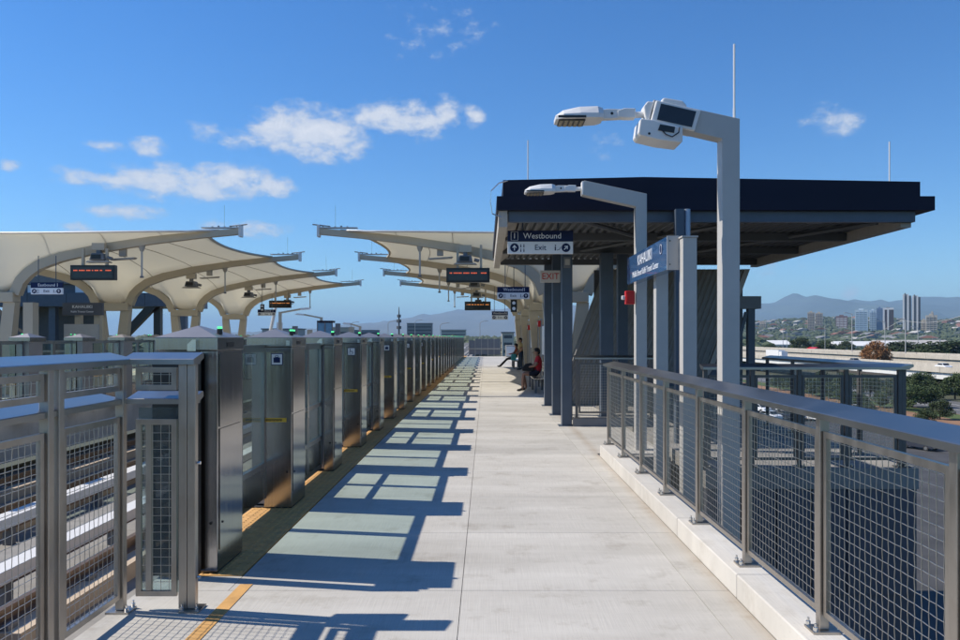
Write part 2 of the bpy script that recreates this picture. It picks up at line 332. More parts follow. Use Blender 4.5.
# ================================================================ STRUCTURE
# ---- land
tag(MB().add([(-30000,-3000,-12),(30000,-3000,-12),(30000,34000,-12),(-30000,34000,-12)], [(0,1,2,3)]).build('ground', mat('ground_cover', (.062,.068,.04), .95, var=.45, scale=.012, dirt=.6, dirtcol=(.16,.12,.08), dscale=.02, coords='Object')), kind='structure')

# ---- platform floor (westbound) : base with laid slabs
pf = tag(MB().prism([(-2.30,-.9),(2.62,-.9),(2.62,-.02),(-2.30,-.02)], 'y', 10.9, 69).box(-2.30,1.86,-1.2,10.9,-.9,-.02).build('platform_floor', M['deck']), kind='structure')
xs_ = [-1.70, -.16, 1.37, 2.6]
k = 0; ylist = [-1.2, -.92] + [5.08+1.5*i for i in range(-3, 43)]
slabs = {}
for j in range(len(ylist)-1):
    y0, y1 = ylist[j]+.0022, ylist[j+1]-.0022
    if y1 > 69: y1 = 69
    for i in range(3):
        x0, x1 = xs_[i]+.0022, xs_[i+1]-.0022
        if i == 2 and y0 < 10.8: x1 = 1.6
        if i == 0 and y1 < 5.1: x0 = -2.28
        MB().box(x0,x1,y0,y1,-.1,0).build('concrete_slab', M['floor'], pf)
MB().box(-2.28,-1.7022,5.0822,5.382,-.1,0).build('concrete_slab', M['floor'], pf)
tact = empty('tactile_paving', (0,0,0), kind='structure')
tm = MB().box(-2.285,-1.712,0,.596,-.1,.004).mesh('tactile_tile', M['tactile'])
dm = MB()
for a in range(9):
    for b in range(9):
        cx, cy = -2.285+.033+a*.0635, .033+b*.0635
        vs = [(cx+.017*math.cos(t), cy+.017*math.sin(t), .004) for t in [q*math.pi/3 for q in range(6)]]+[(cx+.01*math.cos(t), cy+.01*math.sin(t), .009) for t in [q*math.pi/3 for q in range(6)]]
        dm.add(vs, [(q, (q+1) % 6, 6+(q+1) % 6, 6+q) for q in range(6)]+[tuple(range(6,12))])
dme = dm.mesh('dome', M['tactile'])
for i in range(107):
    o = place('tactile_tile', tm, tact, (0, 5.385+.6*i, 0))
    if i < 14: d = place('raised_domes', dme, o, kind='stuff')
tag(MB().box(-1.66,-1.575,-1.2,5.2,.001,.004).build('edge_line', M['tactile']), kind='structure')
# kerb
kb = empty('concrete_kerb', label='whitish concrete kerb under the right hand mesh railing', cat='kerb')
yy = -1.2
for i in range(8):
    y1 = min(yy+1.53, 10.82)
    MB().box(1.60, 1.86, yy+.003, y1-.003, 0.0, .157).build('kerb_stone', M['kerb'], kb, bevel=.008); yy = y1
    if yy >= 10.8: break
# lower ledge beside platform
tag(MB().box(1.86,2.55,-2,10.9,-1.9,-1.35).build('service_ledge', M['deck']), kind='structure')
for yy in (6.9, 8.35, 9.7, 11.15):
    pass
# ---- guideway
gw = tag(MB().box(-9.82,-2.3,-20,420,-2.1,-1.30).box(-10.6,-9.82,-20,420,-2.6,-1.2).build('guideway_deck', M['deck']), kind='structure')
rail_m = mat('running_rail', (.20,.14,.10), .4, .6, var=.2)
for tx in (-3.90, -8.2):
    tr = empty('track', (tx,0,-1.30), label='near running track beside the westbound gates' if tx > -5 else 'far running track beside the eastbound platform', cat='railway track')
    for s in (-1, 1):
        x = s*.75
        me = MB().box(x-.30,x+.30,0,5.4,0,.20).mesh('rail_plinth', M['plinth'])
        for q in range(22): place('rail_plinth', me, tr, (0, -4+q*5.6, 0))
        MB().prism([(x-.07,.202),(x+.07,.202),(x+.07,.22),(x+.012,.24),(x+.012,.32),(x+.036,.335),(x+.036,.37),(x-.036,.37),(x-.036,.335),(x-.012,.32),(x-.012,.24),(x-.07,.22)], 'y', -15, 400).build('running_rail', rail_m, tr)
        cl = MB()
        for q in range(140):
            cl.box(x-.15,x-.08,q*.75-4,q*.75-3.84,.2,.25).box(x+.08,x+.15,q*.75-4,q*.75-3.84,.2,.25)
        cl.build('rail_clips', M['grey_steel'], tr, kind='stuff')
for (x, lb) in ((-5.35, 'white capped power rail beside the near track'), (-6.85, 'white capped power rail beside the far track')):
    pr = empty('power_rail', (x,0,-1.30), label=lb, cat='power rail')
    MB().prism([(-.10,.36),(.10,.36),(.12,.28),(.13,.43),(-.13,.43),(-.12,.28)], 'y', -12, 200).build('cover_board', M['white'], pr)
    MB().box(-.04,.04,-12,200,.22,.33).build('conductor', rail_m, pr)
    br = MB().box(-.06,.06,0,.12,0,.25).mesh('bracket', M['grey_steel'])
    for q in range(40): place('bracket', br, pr, (0, -4+q*2.5, 0))
tag(MB().box(-6.3,-5.9,-15,300,-1.3,-1.12).build('cable_trough', M['deck']), label='grey cable trough running between the two power rails', cat='cable trough')
pf2 = tag(MB().box(-18.8,-9.82,4,69,-.9,0).build('far_platform_floor', M['floor']), kind='structure')
tag(MB().box(-10.4,-9.83,8,69,.002,.006).build('far_edge_strip', M['tactile']), kind='structure')

# ================================================================ GATES
gate_group = 'steel gate pods along the westbound platform edge'
def signal_lamp(parent, x, y, z):
    b = MB().tube([(x,y,z-.03),(x,y,z+.012)], .021, 8).build('signal_lamp', M['black'], parent)
    MB().tube([(x,y,z+.012),(x,y,z+.028)], .018, 8).build('lens', M['greenled'], b)
def make_pod(kind, Y, label, group):
    t = empty('platform_gate_pod', (-1.89, Y, 0), 0, label, 'gate pod', group)
    if kind == 'A':
        MB().box(-.125,-.005,.012,.57,.015,1.577).build('body', M['pod'], t, bevel=.004)
        MB().box(-.40,-.135,.06,.55,.03,1.577).build('rear_body', M['podcap'], t)
        MB().box(-.002,.0015,.05,.535,.16,1.02).build('lower_side_panel', M['pod'], t)
        MB().box(-.002,.0015,.05,.535,1.035,1.555).build('upper_side_panel', M['pod'], t)
        b = MB().prism([(-.20,1.575),(-.14,1.575),(-.14,1.655),(-.165,1.655),(-.20,1.62)], 'y', -.035, -.001).build('bracket', M['bolt'], t)
    else:
        MB().box(-.275,-.005,.012,.57,.015,1.577).build('body', M['pod'], t, bevel=.004)
        MB().box(-.42,-.29,.10,.55,.03,1.577).build('rear_body', M['podcap'], t)
        MB().box(-.002,.0015,.05,.535,.16,.92).build('lower_side_panel', M['pod'], t)
        MB().box(-.002,.0015,.05,.535,.935,1.555).build('upper_side_panel', M['pod'], t)
        b = MB().box(-.055,-.02,-.004,-.001,1.59,1.64).build('keyhole_plate', M['bolt'], t)
        s = MB().box(-.205,-.09,.008,.0115,1.40,1.515).build('pictogram_plate', M['sign_navy'], t)
        MB().box(-.198,-.097,.006,.0079,1.407,1.508).build('pictogram_field', M['white'], s)
        y = MB().box(-.262,-.055,.008,.0115,.845,.885).build('warning_label', M['yellow'], t)
        w = MB()
        for q in range(9): w.box(-.255+q*.018,-.255+q*.018+.011,.0062,.0079,.855+.004*(q % 2),.875)
        w.build('lettering', M['black'], y, kind='stuff')
        g = MB()
        if group is None or 'luggage' in label:
            g.box(-.18,-.115,.0042,.0059,1.425,1.475).box(-.165,-.13,.0042,.0059,1.4752,1.481).box(-.165,-.16,.0042,.0059,1.481,1.492).box(-.135,-.13,.0042,.0059,1.481,1.492).box(-.16,-.135,.0042,.0059,1.4921,1.497)
        else:
            g.box(-.17,-.16,.0042,.0059,1.45,1.485).box(-.159,-.14,.0042,.0059,1.455,1.463).prism([(-.14,1.463),(-.128,1.425),(-.118,1.425),(-.13,1.463)], 'y', .0042, .0059).tube([(-.15+.024*math.cos(a), .005, 1.44+.024*math.sin(a)) for a in [R(q) for q in range(100, 360, 26)]], .003, 4).tube([(-.165,.0042,1.493),(-.165,.006,1.493)], .008, 8)
        g.build('pictogram', M['sign_navy'], s)
    MB().box(-.44,0,0,.59,1.58,1.67).build('cap_fascia', M['pod'], t, bevel=.003)
    c = MB().add([(-.44,0,1.672),(0,0,1.672),(0,.59,1.672),(-.44,.59,1.672),(-.24,.27,1.757),(-.24,.33,1.757)], [(0,1,4),(1,2,5,4),(2,3,5),(3,0,4,5),(3,2,1,0)]).build('pyramid_cap', M['podcap'], t)
    MB().box(.001,.004,.2,.34,1.60,1.635).build('vent', M['black'], t)
    MB().tube([(.001,.1,.35),(.008,.1,.35)], .008, 8).build('keyhole', M['black'], t)
    MB().tube([(-.05,.011,.36),(-.05,.004,.36)], .011, 8).build('screw', M['black'], t)
    signal_lamp(t, -.06, .22, 1.722); 
    if kind == 'B': signal_lamp(t, -.10, .46, 1.722)
    MB().box(-.41,-.01,.03,.56,0,.0149).build('base_shim', M['rubber'], t)
    return t
def make_door(kind, Y, label, group):
    x = -2.17 if kind == 'slide' else -2.06
    t = empty('platform_screen_door', (x, Y, 0), 0, label, 'glass door', group)
    L = 1.53
    h = L/2
    for q in (0, 1):
        a, b = q*h+.004, (q+1)*h-.004
        f = MB().box(-.02,.02,a,a+.05,.10,1.60).box(-.02,.02,b-.05,b,.10,1.60).box(-.02,.02,a+.05,b-.05,1.53,1.60).box(-.02,.02,a+.05,b-.05,.40,.45)
        if kind != 'slide': f.box(-.018,.018,a+.05,b-.05,.82,.87)
        f.build('door_frame', M['doorframe'], t)
        MB().box(-.012,.014,a+.05,b-.05,.10,.3999).build('kick_panel', M['pod'], t)
        if kind == 'slide': MB().box(-.005,.005,a+.05,b-.05,.4501,1.5299).build('glass_pane', M['glass'], t)
        else:
            MB().box(-.005,.005,a+.05,b-.05,.4501,.8199).build('glass_pane', M['glass'], t); MB().box(-.005,.005,a+.05,b-.05,.8701,1.5299).build('glass_pane', M['glass'], t)
    MB().box(-.015,.015,.01,L-.01,.045,.0999).build('bottom_rail', M['doorframe'], t) if kind != 'slide' else None
    if kind != 'slide':
        MB().box(.021,.035,.70,.72,.75,1.25).build('push_bar', M['bolt'], t)
        MB().tube([(.0,.1,0),(.0,.1,.05)], .02, 6).build('foot', M['bolt'], t)
    return t
podA = podB = podC = dS = dF = None
for i in range(30):
    Y = 5.42+2.075*i
    ty = 'AB'[i % 2]
    if i < 10:
        if ty == 'A': lab = f'{ORD[i]} steel gate pod from the camera end, narrow front strip and no pictogram'
        else: lab = f'{ORD[i]} steel gate pod from the camera end, broad front with ' + ('luggage pictogram' if i % 4 == 1 else 'wheelchair pictogram')
    else: lab = 'small distant stainless gate pod in the tightly packed far part of the row'
    if i == 0: podA = make_pod('A', Y, lab, gate_group); o = podA; kA = children(podA)
    elif i == 1: podB = make_pod('B', Y, lab, gate_group); kB = children(podB)
    elif i == 3: podC = make_pod('B', Y, lab, gate_group); kC = children(podC)
    else:
        src, ks = (podA, kA) if ty == 'A' else (podB, kB) if i % 4 == 1 else (podC, kC)
        copy_tree(src, (-1.89, Y, 0), label=lab, kids=ks)
    dy = Y+.57
    dl = (f'glass door bay just behind the {ORD[i]} steel gate pod' if i < 10 else 'distant glass door bay in the tightly packed far part of the gate row')
    if i == 0: dS = make_door('slide', dy, dl, 'glass door bays between the westbound gate pods'); kS = children(dS)
    elif i == 1: dF = make_door('fixed', dy, dl, 'glass door bays between the westbound gate pods'); kF = children(dF)
    elif i < 29:
        src, ks = (dS, kS) if i % 2 == 0 else (dF, kF)
        copy_tree(src, ((-2.17 if i % 2 == 0 else -2.06), dy, 0), label=dl, kids=ks)
# end jamb between railing and the first pod
tag(MB().box(-2.31,-1.995,5.33,5.39,.02,1.56).build('end_jamb', M['black']), 'narrow black jamb between the left railing and the nearest gate pod', 'jamb')
# eastbound gates (mirrored by turning half round)
for i in range(26):
    Y = 11.7+2.075*i
    if Y > 67: break
    src, ks = (podA, kA) if i % 2 == 0 else (podB, kB)
    o = copy_tree(src, (-9.82, Y+.57, 0), rz=math.pi, label='stainless gate pod on the far eastbound platform edge', kids=ks); o['group'] = 'eastbound gate pods'
    s2, k2, xx = (dS, kS, -9.55) if i % 2 else (dF, kF, -9.66)
    o = copy_tree(s2, (xx, Y+2.1, 0), rz=math.pi, label='glass door bay on the far eastbound platform edge', kids=k2); o['group'] = 'eastbound glass door bays'

# ================================================================ RAILINGS
def cap_mesh(L, m, z):
    """bent cap rail along local Y, inner lower edge at x=-.052, rising outwards"""
    p = [(-.052,z),(-.052,z+.030),(-.046,z+.034),(.105,z+.070),(.113,z+.068),(.118,z+.058),(.118,z+.035),(.060,z+.012),(.055,z)]
    return MB().prism([(m*a, b) for a, b in p], 'y', 0, L)
WIRE = {}
def wire_mesh(w, h, fine):
    key = (round(w,3), round(h,3), fine)
    if key in WIRE: return WIRE[key]
    mb = MB(); st = .0508; r = .0019
    nx = int(w/st); nz = int(h/st); ox = (w-nx*st)/2; oz = (h-nz*st)/2
    n = 4
    for i in range(nx+1):
        y = ox+i*st
        if fine: pts = [(.0012*(1 if (i+j) % 2 else -1), y, min(h, max(0, oz+j*st))) for j in range(-1, nz+2)]
        else: pts = [(0,y,0),(0,y,h)]
        mb.tube(pts, r, n, cap=False)
    for j in range(nz+1):
        z = oz+j*st
        if fine: pts = [(-.0017*(1 if (i+j) % 2 else -1), min(w, max(0, ox+i*st)), z) for i in range(-1, nx+2)]
        else: pts = [(0,0,z),(0,w,z)]
        mb.tube(pts, r, n, cap=False)
    WIRE[key] = mb.mesh('wire_mesh', M['wire'], recalc=False); return WIRE[key]
FR = {}
def panel(parent, m, y0, y1, z0, z1, fine, mt='post'):
    w, h = y1-y0, z1-z0; fw = .032
    key = (round(w,3), round(h,3), mt)
    if key not in FR:
        FR[key] = MB().box(-.012,.012,0,fw,0,h).box(-.012,.012,w-fw,w,0,h).box(-.012,.012,fw,w-fw,0,fw).box(-.012,.012,fw,w-fw,h-fw,h).mesh('panel_frame', M[mt])
    f = place('panel_frame', FR[key], parent, (m*.025, y0, z0))
    place('wire_mesh', wire_mesh(w-2*fw, h-2*fw, fine), f, (0, fw, fw), kind='stuff')
    return f
def railing(name, loc, rz, L, posts, m, zb, label, fine=True, upper=False, zr=1.262, capext=(0,0), dbl=(), dbs=.10, mt='post'):
    t = empty(name, loc, rz, label, 'railing')
    if upper: cap_mesh(L-.025+capext[0], m, zr).build('middle_rail', M['railcap'], t, (m*.062,-capext[0],0))
    else: cap_mesh(L+capext[0]+capext[1], m, zr).build('top_rail', M['railcap'], t, (0,-capext[0],0))
    if upper: cap_mesh(L+capext[0]+capext[1], m, zr+.245).build('top_rail', M['railcap'], t, (0,-capext[0],0))
    ztop = zr-.001+(.245 if upper else 0)
    pm = MB().box(0,m*.05,0,.05,zb+.013,ztop).mesh('post', M[mt])
    bp = MB().box(-.045,.095,-.035,.085,zb,zb+.012).mesh('base_plate', M[mt]); bb = MB().tube([(0,0,0),(0,0,.022)], .012, 6).tube([(0,0,.022),(0,0,.04)], .006, 6).mesh('anchor_bolt', M['bolt'])
    cl = MB().tube([(-.008,0,0),(.012,0,0)], .010, 8).mesh('clamp', M['bolt'])
    for y in posts:
        p = place('post', pm, t, (0,y,0), bevel=.003)
        b = place('base_plate', bp, p, (0 if m > 0 else -.05,0,0))
        for z in (zb+.20, zb+.90):
            place('clamp', cl, p, (m*.025,.062,z), (0,0,R(90)))
        if y in dbl: place('post', pm, t, (-m*.002, y-dbs, 0), bevel=.003)
        for (a, c_) in ((-.03,-.02),(-.03,.07)):
            place('anchor_bolt', bb, p, (a if m > 0 else -a, c_, zb+.012))
    for a, b in zip(posts[:-1], posts[1:]):
        y0 = a+.062; y1 = b-.012-(dbs if b in dbl else 0)
        panel(t, m, y0, y1, zb+.085, 1.19, fine, mt)
        if upper: panel(t, m, y0, y1, zr+.085, zr+.225, fine)
    return t
posts = [-.65+1.15*k_ for k_ in range(11)]
railing('mesh_guard_railing', (1.712, 0, 0), 0, 10.93+.7, posts, 1, .157, 'long stainless mesh railing on the kerb along the right side', capext=(.7-.65+.6, -.7))
railing('mesh_guard_railing', (-2.2, 0, 0), 0, 4.72, [1.70, 2.85, 3.97, 4.67], -1, 0, 'tall two tier stainless mesh railing at the left edge by the track', upper=True, capext=(0,-.0), dbl=(3.97,))
cr_ = railing('mesh_guard_railing', (-2.2, 4.70, 0), R(-90), .435, [.375], -1, 0, 'short two tier railing panel crossing from the left railing to the gates', upper=True, dbl=(.375,), dbs=.052)
panel(cr_, -1, .055, .305, .085, 1.17, True); panel(cr_, -1, .055, .305, 1.347, 1.487, True)
MB().box(-.016,.010,.115,.15,.12,1.14).build('mullion', M['post'], cr_, (-.025,0,0))
tag(MB().box(-2.14,-1.86,4.745,4.752,.1,1.24).build('acrylic_sheet', M['glass2']), 'clear acrylic sheet behind the short railing beside the nearest gate pod', 'clear sheet')
# platform-end railing right of the blue columns
railing('mesh_guard_railing', (1.66, 14.45, 0), R(-90), 1.5, [0.02, .72, 1.42], -1, .16, 'short railing between the nearest blue column and the headhouse', fine=False, mt='post_dark')
tag(MB().box(1.64,3.2,14.42,14.58,0,.158).build('base_beam', M['grey_steel']), 'dark steel base beam beneath the short railing beside the blue columns', 'beam')
# landing railings
railing('mesh_guard_railing', (5.3, 9.75, 0), 0, 4.9, [0.05, 1.2, 2.4, 3.6, 4.8], 1, .02, 'blue reflecting railing running back along the outer side of the stair landing', fine=False, mt='post_dark')
railing('mesh_guard_railing', (2.75, 9.80, 0), R(-90), 2.62, [0.02, .62, 1.22, 1.82, 2.5], -1, .02, 'railing across the front of the stair landing below the big roof', fine=False, mt='post_dark')
# landing block
lb = empty('stair_landing', (0,0,0), label='navy clad stair landing block seen through the right mesh railing', cat='stair landing')
MB().box(2.78,5.48,9.75,19.5,-.25,.015).build('deck_slab', M['deck'], lb)
MB().box(2.84,5.44,9.80,19.4,-3.4,-.251).build('core', M['navybox'], lb)
cp = MB().box(0,.43,-.03,0,-1.60,-.20).mesh('cladding_panel', M['navybox'])
for i in range(6): place('cladding_panel', cp, lb, (2.80+.447*i, 9.80, 0), bevel=.004)
cp2 = MB().box(-.03,0,0,.95,-1.60,-.25).mesh('cladding_panel', M['navybox'])
for i in range(9): place('cladding_panel', cp2, lb, (2.84, 9.84+i*.98, 0))
MB().box(2.7,5.6,9.3,19.4,-3.6,-3.402).build('lower_slab', M['deck'], lb)

# ================================================================ LAMP POLES / SIGN POLES
def head(parent, x, z, s):
    """luminaire head reaching to -x from (x,z); s: scale"""
    k = MB().tube([(x+.02*s,.08,z),(x-.10*s,.08,z-.005*s)], .035*s, 8).build('spigot', M['white'], parent)
    MB().prism([(x-.10*s,z-.05*s),(x-.10*s,z+.055*s),(x-.22*s,z+.058*s),(x-.30*s,z+.03*s),(x-.30*s,z-.04*s),(x-.22*s,z-.05*s)], 'y', .03, .13).build('knuckle', M['white'], parent, bevel=.008)
    a = MB().prism([(x-.26*s,z-.05*s),(x-.26*s,z+.05*s),(x-.40*s,z+.052*s),(x-.48*s,z+.04*s),(x-.48*s,z-.06*s)], 'y', .04, .12).build('arm_joint', M['white'], parent, bevel=.006)
    MB().tube([(x-.36*s,.036,z),(x-.36*s,.04,z)], .016*s, 8).build('joint_screw', M['black'], a)
    h = MB()
    secs = [(-.46,.10,.055,-.068),(-.52,.14,.068,-.076),(-.72,.16,.058,-.082),(-.90,.14,.022,-.086),(-.985,.09,-.035,-.086)]
    rings = []
    for (dx, w, zt, zb_) in secs:
        X = x+dx*s; w *= 1
        rings.append([(X,.08-w,z+zb_*s),(X,.08+w,z+zb_*s),(X,.08+w,z+(zb_+.05)*s),(X,.08+w*.55,z+zt*s),(X,.08-w*.55,z+zt*s),(X,.08-w,z+(zb_+.05)*s)])
    vs = [v for r_ in rings for v in r_]; fs = [tuple(range(6))[::-1], tuple(range(24,30))]
    for i in range(4):
        for q in range(6): fs.append((i*6+q, i*6+(q+1) % 6, (i+1)*6+(q+1) % 6, (i+1)*6+q))
    h.add(vs, fs).build('lamp_housing', M['white'], parent, bevel=.005)
    le = MB()
    lens_p = MB().box(x-.95*s, x-.66*s, -.03, .19, z-.096*s, z-.0885*s).build('lens_tray', M['black'], parent)
    for q in range(5):
        MB().box(x-.94*s+q*.056*s, x-.905*s+q*.056*s, -.02, .18, z-.104*s, z-.0965*s).build('led_lens', M['lens'], lens_p)
    MB().box(x-.962*s, x-.66*s, -.082, -.076, z-.085*s, z-.06*s).build('side_lens', M['black'], parent)
def lamp(name, Y, top, label, full):
    W_ = .168 if full else .163
    t = empty(name, (2.22, Y, 0), 0, label, 'lamp post')
    a = .085  # slope of arm per 0.4 m
    L = .81 if full else .93
    s_ = .19 if not full else .21
    # pole and arm as one bent profile in XZ, depth .16
    z_out = top; xo = W_
    sl_ = (19/86 if full else 13/61)
    prof = [(0,-1.35),(W_,-1.35),(W_,top),(W_-L,top+L*sl_),(W_-L-.02,top+L*sl_-.215),(0,top-.19)]
    MB().prism(prof, 'y', 0, .16).build('pole', M['polegrey'], t, bevel=.006)
    MB().box(-.08,W_+.08,-.08,.24,-1.35,-1.33).build('base_plate', M['polegrey'], t)
    xe = W_-L; ze = top+L*sl_-.11
    if full:
        p0, p1 = Vector((xe+.06,0,top+(L-.02)*sl_-.055)), None
        # collar plate round the arm end
        MB().prism([(-.678,3.70),(-.624,3.895),(-.206,3.80),(-.264,3.605)], 'y', -.035, .195).build('sensor_housing', M['white'], t, bevel=.012)
        MB().prism([(-.62,3.71),(-.583,3.858),(-.254,3.785),(-.295,3.638)], 'y', -.041, -.036).build('dark_screen', M['screen'], t)
        MB().prism([(-.57,3.86),(-.565,3.915),(-.54,3.93),(-.37,3.90),(-.33,3.86),(-.33,3.80)], 'y', .0, .16).build('top_antenna', M['white'], t, bevel=.015)
        cb = MB().prism([(-.78,3.71),(-.80,3.58),(-.78,3.555),(-.60,3.51),(-.40,3.485),(-.387,3.50),(-.387,3.63),(-.50,3.655),(-.66,3.70)], 'y', -.07, .22).build('camera_box', M['white'], t, bevel=.012)
        MB().prism([(-.62,3.60),(-.60,3.655),(-.46,3.63),(-.47,3.575)], 'y', -.078, -.071).build('vent_opening', M['black'], cb)
        MB().tube([(-.58,-.076,3.60),(-.55,-.085,3.56),(-.49,-.088,3.535),(-.43,-.085,3.575),(-.42,-.08,3.625)], .006, 6).build('cable', M['black'], cb)
        MB().tube([(-.70,-.074,3.57),(-.70,-.0705,3.57)], .012, 8).build('screw', M['black'], cb)
        MB().prism([(-.72,3.72),(-.735,3.85),(-.70,3.895),(-.635,3.89),(-.685,3.70)], 'y', .0, .16).build('end_plate', M['white'], t, bevel=.012)
        head(t, -.72, 3.79, .86)
    else:
        MB().box(xe-.03,xe-.0015+.0,.0,.16,ze-.10,ze+.10).build('end_plate', M['white'], t, bevel=.006)
        head(t, xe-.03, ze+.0, .86)
    return t
lamp('lamp_post', 7.24, 3.73, 'nearest pale grey lamp post with camera box and dark screen on its arm', True)
lamp('lamp_post', 11.4, 3.80, 'smaller plain lamp post in front of the navy roof fascia', False)
tag(MB().tube([(2.36,7.32,3.70),(2.36,7.32,4.46)], .010, 6).tube([(2.36,7.32,3.70),(2.36,7.32,3.85)], .012, 6).build('lightning_rod', M['white']), 'thin lightning rod on top of the nearest lamp post', 'lightning rod')
for (Y, top, lb_) in ((8.68, 2.80, 'shorter square grey sign post with an open top, near end of the station name sign'), (10.05, 2.62, 'square grey sign post rising behind the middle of the station name sign')):
    t = empty('sign_post', (2.22, Y, 0), 0, lb_, 'sign post')
    MB().box(0,.158,0,.16,-1.35,top).build('pole', M['polegrey'], t, bevel=.005)
    if Y < 9: MB().box(-.012,.17,-.012,.172,top+.0005,top+.018).build('cap_plate', M['polegrey'], t)
sg = empty('station_name_sign', (2.08, 8.85, 2.45), 0, 'dark blue station name sign reading KAHAUIKI facing the platform', 'station sign')
MB().box(0,.13,0,2.5,0,.385).build('panel', M['sign_blue'], sg, bevel=.004)
MB().box(-.002,.132,-.014,-.001,-.004,.389).build('end_plate', M['polegrey'], sg)
MB().box(.131,.30,-.014,-.001,.0,.385).build('mounting_plate', M['polegrey'], sg)
for z in (.06,.33): MB().tube([(.03,-.0145,z),(.03,-.022,z)], .008, 6).build('bolt', M['black'], sg)
text('lettering', 'KAHAUIKI', .20, M['sign_white'], sg, (-.003, 1.25, .265), (R(90),0,R(-90)), ext=.001)
text('lettering', 'Middle Street Kalihi Transit Center', .115, M['sign_white'], sg, (-.003, 1.25, .10), (R(90),0,R(-90)), ext=.001)
rr = MB().tube([(-.001,.30,.27),(-.004,.30,.27)], .07, 20).build('route_disc', M['sign_navy'], sg)
rt = MB().tube([(-.004,.30+.055*math.cos(a), .27+.055*math.sin(a)) for a in [R(q*18) for q in range(21)]], .004, 4).build('route_ring', M['sign_white'], rr)
al = empty('fire_alarm', (2.06, 11.36, 2.16), 0, 'small red fire alarm box with white strobe on the second lamp post', 'fire alarm')
MB().box(0,.14,0,.10,0,.20).build('housing', M['red'], al, bevel=.012)
MB().box(.02,.12,-.012,-.0005,.05,.15).build('grille', M['red'], al)
MB().box(-.05,-.0005,.02,.08,.07,.13).build('strobe', M['white'], al, bevel=.01)

# ================================================================ HEADHOUSE
hh = empty('stair_headhouse', (0,0,0), label='open headhouse with deep navy flat roof on blue grey columns', cat='shelter')
MB().prism([(.27,3.905),(.27,4.165),(2.5,4.215),(6.88,4.14),(6.88,3.905)], 'y', 12.2, 19.5).build('upper_fascia', M['navy'], hh)
MB().box(.17,7.08,12.14,19.56,3.68,3.90).build('lower_fascia', M['navy'], hh)
MB().box(.36,6.83,12.25,12.37,3.51,3.679).build('edge_beam', M['blue_steel'], hh)
MB().box(6.66,6.83,12.371,19.4,3.44,3.679).build('edge_beam', M['soffit'], hh)
MB().box(.20,.34,12.20,19.5,3.42,3.679).build('side_fascia', M['soffit'], hh)
MB().prism([(.342,3.50),(.55,3.66),(.342,3.66)], 'y', 12.4, 19.3).build('side_soffit', M['soffit'], hh)
dk = MB(); x = .56
while x < 6.60:
    pts = [(x,3.60),(x+.05,3.60),(x+.075,3.655),(x+.125,3.655),(x+.15,3.60)]
    for a, b in zip(pts[:-1], pts[1:]): dk.add([(a[0],12.42,a[1]),(b[0],12.42,b[1]),(b[0],19.3,b[1]),(a[0],19.3,a[1])], [(0,1,2,3)])
    x += .15
dk.build('corrugated_deck', M['dark_steel'], hh, recalc=False)
for Y in (14.2, 16.4, 18.9):
    MB().box(.36,6.65,Y,Y+.14,3.46,3.598).build('purlin', M['dark_steel'], hh)
for (a, b) in (((1.6,12.5,3.55),(4.2,16.2,3.50)), ((4.2,12.5,3.55),(2.0,16.2,3.50)), ((4.4,16.6,3.5),(6.4,12.6,3.55))):
    MB().tube([a, b], .04, 6).build('ceiling_brace', M['dark_steel'], hh)
for (x, Y, w, zt) in ((1.43,14.5,.19,3.459),(1.43,16.55,.19,3.459),(1.43,18.8,.19,3.459),(2.42,16.2,.26,3.459),(2.95,17.2,.22,3.599),(3.62,14.6,.12,3.599),(3.72,13.9,.09,3.599)):
    c = MB().box(x,x+w,Y,Y+w,.012,zt).build('column', M['blue_steel'], hh, bevel=.005)
    MB().box(x-.06,x+w+.06,Y-.06,Y+w+.06,-.0,.0115).build('column_base', M['blue_steel'], c)
    if x < 1.5 and zt < 3.5: MB().box(x+.19-.012,x+.19+.03,Y+.19+.001,Y+.20,.1,3.3).build('conduit', M['grey_steel'], c)
MB().box(2.96,3.09,12.0,12.13,.0,3.678).build('column', M['blue_steel'], hh)
MB().tube([(3.15,12.05,.02),(3.15,12.05,3.678)], .05, 12).build('downpipe', mat('pale_blue_pipe', (.30,.36,.45), .35, .3), hh)
for x in (2.1, 5.2):
    MB().box(x,x+.24,12.38,12.50,3.52,3.60).build('ceiling_light', M['grey_steel'], hh)
# inclined corrugated enclosure behind
wl = MB(); n_ = 26
e0, e1 = Vector((6.35,18.95,3.35)), Vector((5.22,18.95,.30)); sh = e1-e0
x0 = 2.9
for i in range(n_):
    wd = (e0.x-x0)/n_; a = x0+i*wd
    q = [(a,0),(a+wd*.35,0),(a+wd*.5,-.022),(a+wd*.85,-.022),(a+wd,0)]
    for p1, p2 in zip(q[:-1], q[1:]):
        top1, top2 = Vector((p1[0],18.95+p1[1],3.35)), Vector((p2[0],18.95+p2[1],3.35))
        wl.add([top1, top2, top2+sh*1.1, top1+sh*1.1], [(0,1,2,3)])
wl.build('corrugated_enclosure', M['wallcorr'], hh, recalc=False)
MB().add([e0+Vector((0,-.06,0)), e0+Vector((.13,-.06,0)), e1+Vector((.13,-.06,0)), e1+Vector((0,-.06,0)), e0+Vector((0,.1,0)), e0+Vector((.13,.1,0)), e1+Vector((.13,.1,0)), e1+Vector((0,.1,0))], [(0,1,2,3),(4,5,6,7),(0,1,5,4),(1,2,6,5),(2,3,7,6),(3,0,4,7)]).build('enclosure_edge', M['soffit'], hh)
MB().box(2.7,6.4,19.2,19.3,.02,3.35).build('rear_wall', M['dark_steel'], hh)
